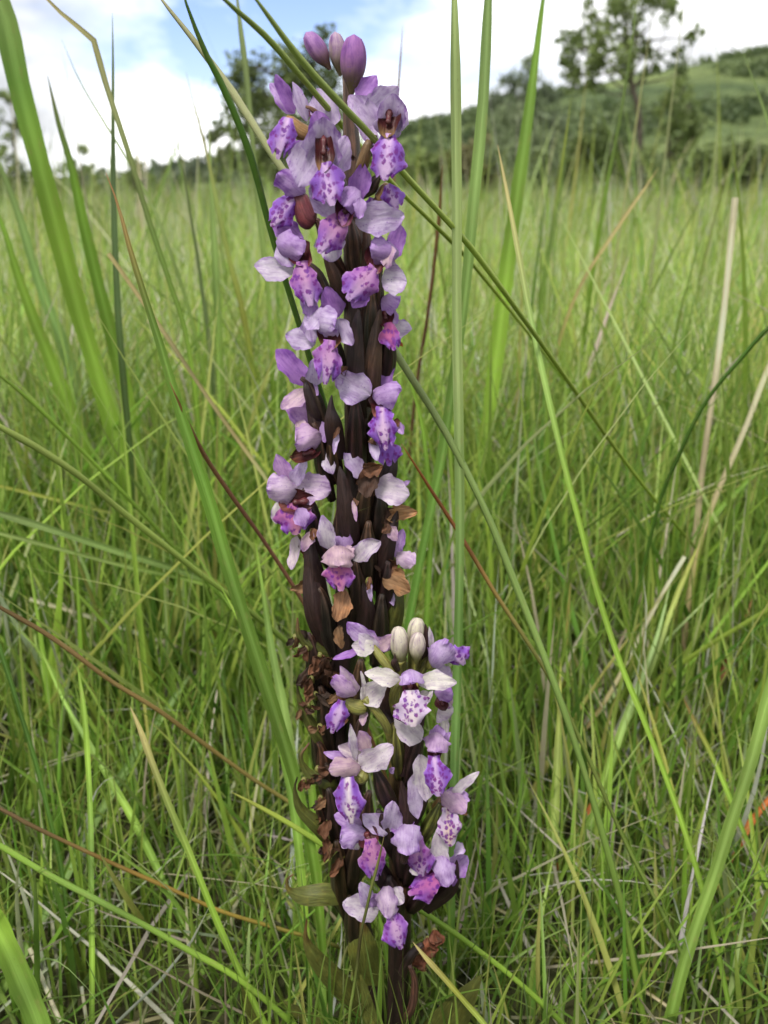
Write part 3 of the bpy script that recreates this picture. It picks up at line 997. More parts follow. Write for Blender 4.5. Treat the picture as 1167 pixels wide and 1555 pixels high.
# lower left
blade(GS, 'long light green stem slanting from the left edge towards the orchid', 'grass stem', 10,
      [(-60, 610, 0.46), (0, 648), (60, 682), (120, 722), (180, 772), (240, 820), (300, 868), (350, 905), (430, 970), (520, 1050), (640, 1180)],
      [A_([0.27, 0.35, 0.10]), A_([0.26, 0.34, 0.09]), A_([0.20, 0.30, 0.06]), g2], 'stem', prof='even')
blade(GS, 'thinner green stem above the long slanting stem', 'grass stem', 6,
      [(-40, 540, 0.58), (35, 598), (100, 660), (160, 720), (225, 788), (290, 860), (370, 940), (450, 1010), (540, 1110)],
      [g1, g1, g2, g2], 'stem', prof='even')
blade(DS, 'thick brown stalk slanting down from the left edge', 'grass stalk', 7.5,
      [(-60, 885, 0.44), (0, 922), (60, 956), (110, 990), (170, 1035), (240, 1078), (300, 1122), (380, 1180), (450, 1225), (560, 1300), (650, 1420)],
      [A_([0.12, 0.08, 0.035]), A_([0.17, 0.115, 0.05]), A_([0.2, 0.15, 0.05]), A_([0.2, 0.19, 0.06]), A_([0.18, 0.2, 0.05])], 'stem', prof='even')
blade(DS, 'orange-brown stalk low at the left with a dark tip end', 'grass stalk', 6.5,
      [(-60, 1205, 0.44), (0, 1228), (45, 1252), (110, 1283), (180, 1315), (260, 1350), (340, 1385), (430, 1412), (520, 1440), (640, 1500)],
      [A_([0.1, 0.065, 0.04]), A_([0.12, 0.08, 0.035]), A_([0.26, 0.17, 0.045]), A_([0.24, 0.18, 0.04]), A_([0.17, 0.17, 0.04]), g2], 'stem', prof='even')
blade(GS, 'bright green stem crossing the bottom left corner', 'grass stem', 10,
      [(-60, 1252, 0.41), (0, 1284), (70, 1326), (150, 1368), (220, 1405), (290, 1445), (360, 1485), (450, 1560), (520, 1640)],
      [g1, A_([0.16, 0.27, 0.06]), g1, g2], 'stem', prof='even')
blade(GB, 'slim yellow-green blade with a straw tip in the lower left', 'grass blade', 10,
      [(198, 1073, 0.43), (212, 1105), (232, 1160), (262, 1235), (290, 1300), (320, 1375), (350, 1445), (385, 1520), (410, 1575), (430, 1640)],
      [tan_, A_([0.22, 0.28, 0.08]), g1, g1, g1], prof='even', fold=0.5)
blade(GS, 'green stem with a pale cut tip crossing behind the lowest flower', 'grass stem', 9,
      [(352, 1203, 0.44), (375, 1215), (430, 1245), (490, 1282), (560, 1328), (630, 1376, 0.425), (700, 1424), (780, 1485), (860, 1560), (920, 1630)],
      [yel, g1, g1, g1, g2], 'stem', prof='even')
blade(GB, 'pale green blade lying nearly flat across the left meadow', 'grass blade', 10,
      [(-60, 765, 0.6), (0, 780), (90, 808), (180, 838), (260, 862), (340, 890), (430, 905), (540, 950), (640, 1010)],
      [gg, A_([0.18, 0.27, 0.09]), A_([0.17, 0.26, 0.08]), g1, g2], prof='even')
blade(GB, 'second flat-lying blade just under the pale flat one', 'grass blade', 6,
      [(-60, 800, 0.62), (0, 810), (100, 836), (200, 862), (300, 884), (420, 930), (600, 1060)],
      [A_([0.22, 0.3, 0.1]), A_([0.2, 0.28, 0.09]), g1, g2], prof='even')
blade(GB, 'narrow yellow-green blade lying flat above the two flat blades', 'grass blade', 5,
      [(-60, 728, 0.75), (0, 738), (100, 762), (220, 792), (330, 825), (430, 855), (620, 930)],
      [yel, A_([0.22, 0.28, 0.08]), g1], prof='even')
blade(DS, 'white dead straw lying across the left meadow', 'straw', 6,
      [(45, 910, 0.72), (110, 928), (170, 948), (230, 968), (300, 990), (370, 1003), (430, 1012), (500, 1060)],
      [wht, wht, wht, wht], prof='cut')
blade(DS, 'pale straw slanting behind the folded blade to the orchid', 'straw', 6,
      [(165, 385, 0.62), (215, 455), (265, 528), (310, 595), (350, 652), (385, 700), (415, 745), (470, 850), (520, 1100)],
      [tan_, A_([0.3, 0.26, 0.15]), tan_ * 1.15, tan_ * 1.2, tan_], prof='cut')
blade(GB, 'wide light green blurred blade rising diagonally at the lower left', 'grass blade', 13,
      [(292, 1020, 0.7), (262, 1064), (210, 1140), (160, 1220), (110, 1310), (65, 1395), (25, 1465), (-30, 1560)],
      [A_([0.17, 0.27, 0.1]), A_([0.16, 0.26, 0.08]), A_([0.15, 0.25, 0.08]), g1], prof='even')
blade(GB, 'upright slim blade in the lower left corner', 'grass blade', 8,
      [(118, 1010, 0.52), (128, 1080), (134, 1160), (138, 1250), (139, 1350), (140, 1450), (140, 1540), (140, 1600)],
      [g1, g1, A_([0.15, 0.26, 0.06]), g1, g2], prof='even')
blade(GB, 'blurred blade leaning right beside the upright slim blade', 'grass blade', 11,
      [(60, 980, 0.62), (95, 1060), (130, 1120), (165, 1180), (200, 1240), (240, 1320), (275, 1400), (310, 1480)],
      [g1, A_([0.16, 0.27, 0.06]), g1, g2, g2], prof='leaf')
blade(GB, 'dark green thin blade at the left edge above the orange-brown stalk', 'grass blade', 7,
      [(-20, 920, 0.5), (0, 985), (18, 1040), (35, 1095), (55, 1160), (75, 1240), (95, 1330), (110, 1480)],
      [g3, g3, g3 * 1.2, g3], prof='even')
blade(GB, 'broad shiny blade filling the bottom left corner', 'grass blade', 36,
      [(-60, 1330, 0.40), (-20, 1385), (10, 1440), (32, 1490), (55, 1545), (75, 1610), (85, 1680)],
      [g2, g1, A_([0.15, 0.26, 0.05]), A_([0.15, 0.26, 0.05]), g2], prof='cut', fold=0.6)
blade(DS, 'white broken straw standing in the bottom left corner', 'straw', 6,
      [(45, 1440, 0.44), (60, 1475), (78, 1520), (96, 1562), (115, 1620)], [wht, wht, wht], prof='cut')
blade(DS, 'short pale broken straw at the bottom edge near the corner', 'straw', 5,
      [(124, 1498, 0.45), (128, 1525), (133, 1560), (138, 1600)], [wht, wht, tan_], prof='cut')
blade(GB, 'light green wide blade behind the withered left flowers', 'grass blade', 15,
      [(388, 820, 0.56), (400, 900), (412, 980), (428, 1060), (442, 1140), (455, 1210), (468, 1290), (478, 1400)],
      [g1, A_([0.17, 0.27, 0.08]), A_([0.18, 0.27, 0.08]), A_([0.16, 0.26, 0.06]), g2], prof='leaf')
blade(GB, 'bright blade curving past the withered flowers to the bottom', 'grass blade', 13,
      [(330, 880, 0.5), (372, 960), (410, 1060), (432, 1150), (448, 1240), (458, 1330), (466, 1420), (472, 1560)],
      [g1, g1, A_([0.14, 0.25, 0.05]), g1, g2], prof='leaf')
blade(GB, 'vertical bright blade under the olive bract', 'grass blade', 12,
      [(470, 1150, 0.47), (478, 1250), (484, 1340), (488, 1430), (490, 1520), (492, 1580)],
      [g2, g1, A_([0.15, 0.26, 0.06]), g2], prof='even')

# in front of the second spike
blade(GS, 'fine dark-banded stem crossing in front of the lower orchid flowers', 'grass stem', 4.5,
      [(584, 1268, 0.362), (575, 1308), (565, 1345), (556, 1385), (548, 1420), (543, 1465), (537, 1505), (530, 1560), (520, 1780)],
      [A_([0.10, 0.08, 0.03]), A_([0.14, 0.17, 0.05]), A_([0.05, 0.04, 0.02]), A_([0.14, 0.2, 0.05]), A_([0.11, 0.17, 0.04]), A_([0.04, 0.04, 0.02]), g2], 'stem', prof='even')
blade(GB, 'yellow-green blade tip in sharp focus below the lowest flower', 'grass blade', 8,
      [(627, 1430, 0.37), (645, 1452), (672, 1482), (705, 1520), (738, 1558), (800, 1640), (850, 1740)],
      [tan_, yel, A_([0.2, 0.29, 0.07]), g1, g1], prof='even', fold=0.6)
blade(GB, 'green blade rising between the two orchid stems at the bottom', 'grass blade', 9,
      [(575, 1385, 0.40), (584, 1430), (592, 1480), (598, 1530), (602, 1580), (605, 1660)],
      [g2, g2, A_([0.1, 0.2, 0.04]), g2], prof='even')

# right side
blade(DS, 'rusty brown stalk turning green below the upper withered flowers', 'grass stalk', 6,
      [(610, 674, 0.47), (632, 708), (660, 752), (690, 798), (722, 850), (755, 905), (795, 965), (835, 1030), (880, 1120), (915, 1200), (955, 1290), (1000, 1375), (1040, 1460), (1080, 1590)],
      [org, A_([0.2, 0.08, 0.03]), A_([0.2, 0.19, 0.06]), A_([0.15, 0.2, 0.05]), A_([0.12, 0.17, 0.04]), A_([0.13, 0.2, 0.05]), g2], 'stem', prof='even')
blade(GB, 'thick green blade in the lower right corner leaning left at its foot', 'grass blade', 18,
      [(1230, 850, 0.47), (1195, 960), (1167, 1060), (1140, 1160), (1110, 1250), (1085, 1330), (1060, 1400), (1035, 1480), (1015, 1560), (995, 1640)],
      [g1, A_([0.16, 0.25, 0.06]), A_([0.14, 0.22, 0.05]), A_([0.13, 0.21, 0.045]), g2], prof='cut', fold=0.6)
blade(GB, 'slim bright blade near the right edge with a pointed brown tip', 'grass blade', 7,
      [(1038, 1060, 0.56), (1055, 1095), (1078, 1140), (1100, 1190), (1122, 1245), (1145, 1300), (1175, 1365), (1210, 1450)],
      [brn, g1, g1, g2], prof='even')
blade(GB, 'dark green curved stem leaning in from the right edge', 'grass stem', 6,
      [(1230, 445, 0.6), (1167, 498), (1125, 545), (1085, 592), (1055, 640), (1030, 695), (1008, 745), (990, 810), (960, 950), (940, 1150)],
      [g3, g3, g3 * 1.2, g2], 'stem', prof='even')
blade(DS, 'long beige dead stalk standing right of centre in the meadow', 'grass stalk', 9,
      [(1117, 300, 0.82), (1110, 370), (1101, 460), (1090, 550), (1077, 640), (1066, 720), (1058, 800), (1046, 880), (1040, 960), (1034, 1060)],
      [wht, wht * 0.95, gry, gry * 1.1, gry], prof='cut')
blade(DS, 'beige dead stalk leaning towards the right edge', 'grass stalk', 8,
      [(1230, 430, 0.78), (1167, 560), (1140, 630), (1115, 690), (1085, 760), (1062, 830), (1045, 920), (1030, 1080)],
      [tan_, wht * 0.9, tan_, gry], prof='cut')
blade(DS, 'straight straw slanting up to the right beneath the dead stalks', 'straw', 6,
      [(1040, 845, 0.70), (1010, 895), (980, 950), (952, 1005), (925, 1055), (895, 1100), (860, 1140), (820, 1190)],
      [wht, wht, tan_, tan_], prof='cut')
blade(DS, 'thin pale straw running down to the bottom right', 'straw', 4.5,
      [(690, 1340, 0.54), (740, 1372), (800, 1402), (860, 1435), (920, 1468), (980, 1505), (1060, 1560)],
      [wht, tan_, tan_, wht], prof='cut')
blade(DS, 'yellow straw lying level across the bottom right', 'straw', 5,
      [(735, 1455, 0.5), (830, 1458), (930, 1466), (1040, 1478), (1167, 1493), (1260, 1505)],
      [yel * 0.8, yel, yel, yel], prof='cut')
RG = 'withered orange blades in the lower right'
blade(GB, 'red-orange withered blade left of the thick blade among the grass', 'grass blade', 10,
      [(945, 1140, 0.66), (925, 1180), (900, 1222), (880, 1260), (860, 1292), (830, 1350)],
      [org, A_([0.4, 0.12, 0.05]), org, brn], group=RG)
blade(GB, 'bright orange withered blade at the right edge behind the thick blade', 'grass blade', 14,
      [(1200, 1170, 0.6), (1167, 1215), (1140, 1250), (1115, 1290), (1080, 1350), (1040, 1420)],
      [A_([0.5, 0.14, 0.04]), A_([0.5, 0.14, 0.04]), org, brn], group=RG)
blade(GB, 'dull red withered blade above the slim blade near the right edge', 'grass blade', 11,
      [(1145, 900, 0.8), (1130, 950), (1112, 990), (1090, 1040), (1070, 1090), (1050, 1160)],
      [brn, A_([0.28, 0.09, 0.05]), brn, brn], group=RG)
blade(GB, 'broad grey dead blade drooping at the right edge', 'grass blade', 20,
      [(1240, 1285, 0.68), (1167, 1318), (1110, 1352), (1060, 1385), (1025, 1410), (985, 1435), (950, 1450)],
      [gry, gry * 1.1, gry, gry * 0.8], prof='cut', fold=0.5)
blade(GB, 'grey-green blade leaning left at lower right beside the slanting stalk', 'grass blade', 12,
      [(1020, 880, 0.7), (1000, 960), (975, 1030), (948, 1100), (920, 1180), (895, 1260), (870, 1360)],
      [A_([0.19, 0.28, 0.12]), A_([0.18, 0.27, 0.1]), g1, g2], prof='leaf')
blade(GB, 'broad dim green blade behind the beige stalk at right', 'grass blade', 16,
      [(1170, 700, 0.85), (1110, 755), (1070, 800), (1040, 850), (1015, 900), (985, 980), (960, 1060)],
      [g2, g2, g2, g3], prof='leaf')
blade(GB, 'yellow-green upright blade rising from the lower right grass', 'grass blade', 13,
      [(852, 1000, 0.62), (850, 1080), (846, 1170), (842, 1250), (836, 1330), (828, 1410)],
      [yel, A_([0.22, 0.28, 0.07]), A_([0.19, 0.26, 0.06]), g2], prof='leaf')
blade(GB, 'pale green blade running along the slanting hairy stalk', 'grass blade', 8,
      [(1060, 830, 0.72), (1030, 900), (990, 1010), (960, 1090), (920, 1190), (880, 1300)],
      [yel, A_([0.2, 0.27, 0.08]), g1, g2], prof='even')
blade(GB, 'tall thin blade crossing the open-crowned tree', 'grass blade', 7,
      [(968, -20, 1.0), (962, 50), (950, 130), (938, 200), (926, 260), (914, 330), (900, 420), (885, 540), (870, 760)],
      [gg, A_([0.2, 0.28, 0.1]), g1, g1, g2], prof='leaf')
blade(GB, 'pale blade with its tip before the hill at the upper right', 'grass blade', 11,
      [(1128, 75, 1.0), (1140, 110), (1155, 150), (1172, 200), (1190, 280), (1200, 400), (1205, 600), (1205, 850)],
      [A_([0.25, 0.33, 0.15]), A_([0.2, 0.3, 0.1]), g1, g2], prof='leaf')
blade(GB, 'green blade with upright tip between the pine-like shrub and the tree', 'grass blade', 8,
      [(867, 150, 1.05), (862, 190), (855, 240), (848, 290), (838, 360), (825, 440), (812, 560), (800, 800)],
      [yel, A_([0.2, 0.3, 0.09]), g1, g2], prof='leaf')
blade(DS, 'straw-tipped stem slanting up before the bush right of the upright blades', 'grass stalk', 5,
      [(1000, 255, 1.0), (980, 285), (955, 320), (925, 365), (895, 410), (870, 460), (845, 540), (820, 700), (800, 860)],
      [tan_, tan_, yel, g1], prof='even')
blade(DS, 'brown dry stalk leaning behind the right-hand flowers', 'grass stalk', 5,
      [(672, 250, 0.8), (668, 320), (662, 380), (655, 440), (645, 510), (635, 570), (622, 700), (610, 960)],
      [brn, pur, pur, brn], 'stem', prof='even')
blade(DS, 'thin reddish seed stalk rising into the sky right of the buds', 'grass stalk', 3,
      [(612, 36, 0.9), (610, 70), (607, 110), (604, 160), (600, 240), (598, 400), (596, 900)],
      [A_([0.28, 0.16, 0.12]), A_([0.25, 0.15, 0.1]), tan_, g2], 'stem', prof='even')
blade(GB, 'green stem standing behind the orchid between flowers and upright blades', 'grass blade', 9,
      [(610, 500, 0.6), (618, 560), (640, 640), (650, 720), (655, 800), (650, 900), (645, 1020), (640, 1200)],
      [g1, g2, g2, g3], prof='leaf')
blade(GB, 'light green level blade behind the lower orchid buds', 'grass blade', 6,
      [(430, 930, 0.72), (500, 925), (600, 925), (680, 938), (760, 952), (850, 975), (940, 1005), (1010, 1040)],
      [g1, A_([0.2, 0.28, 0.1]), A_([0.19, 0.27, 0.09]), g1], prof='even')


# ------------------------------------------------------------------ the orchids
PP, WW, VV, MM = A_([0.60, 0.49, 0.665]), A_([0.69, 0.65, 0.58]), A_([0.39, 0.19, 0.52]), A_([0.50, 0.33, 0.60])
KK, RR, OO, OL = A_([0.60, 0.42, 0.46]), A_([0.15, 0.03, 0.035]), A_([0.27, 0.16, 0.06]), A_([0.20, 0.20, 0.05])
DD, BB, TT, LL = A_([0.024, 0.0125, 0.012]), A_([0.115, 0.050, 0.024]), A_([0.36, 0.20, 0.09]), A_([0.10, 0.115, 0.025])
SP_RED, DB = A_([0.17, 0.045, 0.055]), A_([0.075, 0.043, 0.030])
PALE_LIP, PURP, MAG = A_([0.56, 0.37, 0.60]), A_([0.23, 0.085, 0.44]), A_([0.36, 0.07, 0.19])
CREAM_LIP = A_([0.66, 0.56, 0.58])


def axes(B, T, roll):
    a = T - B
    Ln = np.linalg.norm(a)
    a = a / Ln
    d = nrm((B + T) / 2 - A_([0, 0, CAM_H]))
    n = nrm(-(d - d.dot(a) * a))
    s = np.cross(a, n)
    r = math.radians(roll)
    return a, n * math.cos(r) + s * math.sin(r), s * math.cos(r) - n * math.sin(r), Ln


def petal_mesh(B, T, W, col, viol=0.5, cup=0.25, arch=0.06, curl=0.0, roll=0.0, pk=0.85, rnd=0.62, stub=0.14, edge=0.06, crumple=0.0, flare=0.0, keel=0.0,
               lip=False, notch=0.0, magenta=0.0, side=0.0, nu=11, nv=15, seed=0):
    rg = np.random.default_rng(seed)
    a, n, s, Ln = axes(B, T, roll)
    W = W / max(math.cos(math.radians(roll)), 0.45)
    v = np.linspace(0, 1, nv)
    u = np.linspace(-1, 1, nu)
    U, V = np.meshgrid(u, v)
    if lip:
        f = 0.42 + 0.58 * smoothstep(0.0, 0.5, v) - 0.42 * smoothstep(0.72, 1.02, v)
    else:
        f = np.clip(np.sin(np.pi * np.clip(v, 0, 1) ** pk), 0, 1) ** rnd
        f = np.maximum(f, stub * (1 - v) ** 0.5 * (v < 0.5))
        f[-1] = 0.10
    ph = rg.uniform(0, 6.28, 6)
    crn = 1 + edge * (np.sin(V * 17 + ph[0] + np.sign(U) * 1.7) + 0.6 * np.sin(V * 31 + ph[1])) * np.abs(U) ** 3
    hw = (W / 2) * f[:, None] * (1 + 0.13 * np.sin(V * 5.5 + ph[4]) * np.clip(U * 1.5, -1, 1) + 0.05 * np.sin(V * 11 + ph[5]))
    A = abs(cup)
    if A > 0.02:
        ang = U * A
        X = hw * np.sin(ang) / math.sin(min(A, math.pi / 2))
        Zc = np.sign(cup) * hw * (1 - np.cos(ang)) / math.sin(min(A, math.pi / 2))
    else:
        X, Zc = hw * U, 0 * U
    X = X * crn
    e = np.ones_like(U)
    if lip:                                       # two side lobes and a middle lobe
        e = 1 - notch * np.exp(-((np.abs(U) - 0.45) / 0.12) ** 2) - 0.16 * np.abs(U) ** 2.5 + 0.012 * np.sin(U * 19 + ph[3])
    else:
        e = 1 - 0.05 * notch * np.exp(-(U / 0.35) ** 2)
    Yl = V * e * Ln
    Z = Zc + arch * Ln * 4 * V * (1 - V) + curl * Ln * V ** 2.2
    Z = Z + W * 0.10 * np.abs(U) ** 2 * np.sin(V * 9 + ph[2] + np.sign(U) * 2)          # wavy margins
    Z = Z - W * 0.035 * np.exp(-(U / 0.16) ** 2)                                        # midrib groove
    X = X + side * Ln * V ** 2
    Z = Z + keel * W * np.exp(-(U / 0.22) ** 2) * np.sin(np.pi * np.clip(V * 0.9 + 0.05, 0, 1)) + flare * W * smoothstep(0.72, 1.0, V) * (0.6 + 0.8 * np.sin(U * 3 + ph[1]) ** 2)
    if crumple:
        for k in range(3):
            fr = 3.0 + 2.5 * k
            Z = Z + crumple * W / (1.3 + k) * np.sin(U * fr + ph[k]) * np.cos(V * fr * 1.4 + ph[k + 3])
            X = X + crumple * W * 0.4 / (1 + k) * np.sin(V * fr * 1.7 + ph[k + 1])
    P = B + X[..., None] * s + Yl[..., None] * a + Z[..., None] * n
    au = np.abs(U)
    C = np.ones(U.shape + (4,))
    if lip:
        m = smoothstep(0.02, 0.55, au + 0.10 * np.sin(V * 8 + ph[0]))[..., None]
        edgec = PURP if viol >= 0.3 else PURP * 0.35 + CREAM_LIP * 0.65
        c = col * (1 - m) + edgec * m
        mm = (magenta * (1 - smoothstep(0.35, 0.95, V)))[..., None]
        c = c * (1 - mm) + (MAG * 0.75 + col * 0.25) * mm
        rim = smoothstep(0.86, 1.0, np.maximum(au, V * 0.98))[..., None] * 0.4
        c = c * (1 - rim) + PALE_LIP * rim
        C[..., :3] = c
        C[..., 3] = 0.92
    else:
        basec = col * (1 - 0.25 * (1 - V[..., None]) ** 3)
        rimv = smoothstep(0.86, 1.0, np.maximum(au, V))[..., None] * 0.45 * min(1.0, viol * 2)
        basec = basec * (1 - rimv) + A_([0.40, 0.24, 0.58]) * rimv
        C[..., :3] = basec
        C[..., 3] = np.clip(viol * (0.18 + 0.95 * au ** 1.6 + 0.75 * V ** 2), 0, 1)
    UV = np.stack([X * 1000, Yl * 1000], -1)
    return P, C, UV


class Flower:
    def __init__(s, plant, Yaxis, d):
        s.plant, s.Y, s.d = plant, Yaxis, d / 1000.0
        s.body = MB()
        s.kids = []
        s.k = 0

    def pt(s, x, y, off=0.0):
        return at(x, y, s.Y - s.d - off / 1000.0)

    def px(s, w, x, y):
        return w / FPX * zc_of_Y(x, y, s.Y - s.d)


SEED = [100]
FL_COUNT = [0]


def px_m(w, x, y, Y):
    return w / FPX * zc_of_Y(x, y, Y)


def flower(plant, Yaxis, d, parts, name='flower', label=None):
    """d: how far (mm) the flower stands before the plant's axis; every part: (kind, x0, y0, x1, y1, width, colour, options)"""
    Yf = Yaxis - d / 1000.0
    body = MB()
    pend = []
    nb = 0
    for p in parts:
        k, x0, y0, x1, y1, w = p[:6]
        col = p[6] if len(p) > 6 and p[6] is not None else PP
        o = dict(p[7]) if len(p) > 7 else {}
        SEED[0] += 1
        rg = np.random.default_rng(SEED[0])
        z0, z1 = {'s': (0, 3), 'b': (-3, -4), 'hc': (2, 8), 'hv': (3, 9), 'l': (7, 11), 'm': (3, 6), 'u': (0, 2), 'w': (0, 3)}[k]
        z0, z1 = o.pop('z', (z0, z1))
        B, T = at(x0, y0, Yf - z0 / 1000), at(x1, y1, Yf - z1 / 1000)
        W = px_m(w, (x0 + x1) / 2, (y0 + y1) / 2, Yf - (z0 + z1) / 2000)
        o.setdefault('seed', SEED[0])
        if k in ('s', 'b'):
            o.setdefault('viol', 0.35)
            o.setdefault('cup', rg.uniform(0.15, 0.5))
            o.setdefault('roll', rg.uniform(-22, 22))
            o.setdefault('arch', rg.uniform(0.0, 0.08))
            o.setdefault('curl', rg.uniform(-0.1, 0.12))
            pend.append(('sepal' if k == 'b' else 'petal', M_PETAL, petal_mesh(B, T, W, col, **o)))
        elif k in ('hc', 'hv'):
            o.setdefault('viol', 0.5)
            o.setdefault('cup', 1.25 if k == 'hc' else -1.2)
            o.setdefault('arch', -0.04 if k == 'hc' else 0.16)
            o.setdefault('rnd', 0.42)
            o.setdefault('pk', 1.0)
            o.setdefault('stub', 0.3)
            o.setdefault('flare', 0.0 if k == 'hc' else rg.uniform(0.10, 0.24))
            o.setdefault('keel', 0.0 if k == 'hc' else rg.uniform(0.05, 0.11))
            o.setdefault('edge', 0.09)
            o.setdefault('crumple', rg.uniform(0.01, 0.035))
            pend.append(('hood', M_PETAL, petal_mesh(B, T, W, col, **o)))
        elif k == 'l':
            o.setdefault('viol', 0.6)
            o.setdefault('cup', -0.95)
            o.setdefault('arch', 0.10)
            o.setdefault('notch', 0.16)
            o.setdefault('roll', rg.uniform(-8, 8))
            pend.append(('lip', M_LIP, petal_mesh(B, T, W, col, lip=True, nu=15, nv=17, **o)))
        elif k == 'w':
            o.setdefault('viol', 0.0)
            o.setdefault('crumple', 0.12)
            o.setdefault('cup', rg.uniform(0.5, 1.2))
            o.setdefault('edge', 0.1)
            o.setdefault('roll', rg.uniform(-35, 35))
            pend.append(('withered_petal', M_DRY, petal_mesh(B, T, W, col, **o)))
        elif k in ('m', 'u'):
            bow = o.get('bow', 0.12)
            mid = (B + T) / 2 + np.array([0, 0, -bow]) * np.linalg.norm(T - B)
            path = catmull([B, mid, T], 9)
            t = np.linspace(0, 1, 9)
            r0 = W / 2
            c2m = o.get('c2', col)
            rad = r0 * (0.35 + 0.65 * np.sin(np.pi * (0.12 + 0.8 * t)) ** 0.7) if k == 'm' else r0 * (0.55 + 0.45 * np.sin(np.pi * t ** 0.8))
            rad[-1] *= 0.55
            rad[0] *= 0.7
            if k == 'm':                      # a slim column before a hollow, dark throat
                Pm, Cm, Um = petal_mesh(B - (T - B) * 0.15 + A_([0, 0.0006, 0]), T + (T - B) * 0.10 - A_([0, 0.001, 0]), W * 1.1, RR * 0.5, viol=0, cup=1.1, arch=-0.08, rnd=0.4, pk=1.0, stub=0.3, edge=0.02, seed=SEED[0])
                Cm[..., :3] = RR * 0.42 * (1 - smoothstep(0.55, 0.95, np.linspace(0, 1, Cm.shape[0]))[:, None, None]) + c2m * 0.7 * smoothstep(0.55, 0.95, np.linspace(0, 1, Cm.shape[0]))[:, None, None]
                pend.append(('throat', M_FLESH, (Pm, Cm, Um)))
                a0 = B + (T - B) * 0.02 - A_([0, 0.0004, 0]); a1 = B + (T - B) * 0.6 - A_([0, 0.0012, 0])
                body.tube(catmull([a0, (a0 + a1) / 2, a1], 9), r0 * np.array([0.12, 0.30, 0.40, 0.36, 0.26, 0.24, 0.30, 0.34, 0.12]), np.array([RR * 0.9 * (1 - q) + RR * 0.4 * q for q in t]), 10)
                nb += 1
                continue
            c2 = o.get('c2', col)
            cc = np.array([col * (1 - q) + c2 * q for q in t])
            body.tube(path, rad, cc, 10, rib=3, ribamp=0.05)
            nb += 1
    if nb == 0:
        x0, y0 = parts[0][1:3]
        B = at(x0, y0, Yf + 0.001)
        T = at(x0 + 1, y0 + 8, Yf + 0.006)
        body.tube([B, (B + T) / 2, T], [0.0012, 0.0018, 0.0012], OL, 8)
    fo = body.build(name, M_FLESH, plant)
    if label:
        fo['label'] = label
    for nm, mt, (P, C, UV) in pend:
        b = MB()
        b.grid(P, C, UV)
        b.build(nm, mt, fo)
    return fo


def tube_part(plant, Yaxis, name, pts, col, mat=None, rib=6, ribamp=0.07, seg=16, n=18, parent=None):
    """pts: (px, py, mm before the axis, width in px)"""
    Q = catmull([[p[0], p[1], p[2] * 3, p[3] * 3] for p in pts], n)
    path = np.array([at(q[0], q[1], Yaxis - q[2] / 3000) for q in Q])
    rad = np.array([px_m(max(q[3] / 3, 0.6), q[0], q[1], Yaxis - q[2] / 3000) / 2 for q in Q])
    col = np.array(col, float)
    if col.ndim == 2:
        t = np.linspace(0, 1, n)
        col = np.stack([np.interp(t, np.linspace(0, 1, len(col)), col[:, i]) for i in range(3)], 1)
    mb = MB()
    mb.tube(path, rad, col, seg, rib=rib, ribamp=ribamp)
    return mb.build(name, mat or M_FLESH, parent or plant)


def strap(plant, Yaxis, name, pts, col, fold=0.5, mat=None, n=22, twist=0.0, tipcol=None, label=None):
    """bract or leaf: pts (px, py, mm before the axis, width px), folded along its midrib, first point = base"""
    Q = catmull([[p[0], p[1], p[2] * 3, p[3] * 3] for p in pts], n)
    P = np.array([at(q[0], q[1], Yaxis - q[2] / 3000) for q in Q])
    W = np.array([px_m(max(q[3] / 3, 0.8), q[0], q[1], Yaxis - q[2] / 3000) for q in Q])
    tan = np.gradient(P, axis=0)
    us = np.linspace(-1, 1, 9)
    R = np.zeros((n, 9, 3)); UV = np.zeros((n, 9, 2)); C = np.ones((n, 9, 4))
    ln = np.concatenate([[0], np.cumsum(np.linalg.norm(np.diff(P, axis=0), axis=1))])
    for i in range(n):
        a = nrm(tan[i]); d = nrm(P[i] - A_([0, 0, CAM_H]))
        nv = nrm(-(d - d.dot(a) * a)); sv = np.cross(a, nv)
        r = twist * i / n
        n2 = nv * math.cos(r) + sv * math.sin(r); s2 = sv * math.cos(r) - nv * math.sin(r)
        for j, u in enumerate(us):
            R[i, j] = P[i] + s2 * W[i] / 2 * u - n2 * W[i] * fold * 0.5 * abs(u) ** 1.3
            UV[i, j] = (u * W[i] * 500 + 30, ln[i] * 1000)
            t = max(0, (i / (n - 1) - 0.72) / 0.28)
            c = col if tipcol is None else col * (1 - t) + tipcol * t
            C[i, j, :3] = c * (1.25 if abs(u) < 0.1 else 1.0)
    mb = MB()
    mb.grid(R, C, UV)
    o = mb.build(name, mat or M_FLESH, plant)
    if label: o['label'] = label
    return o


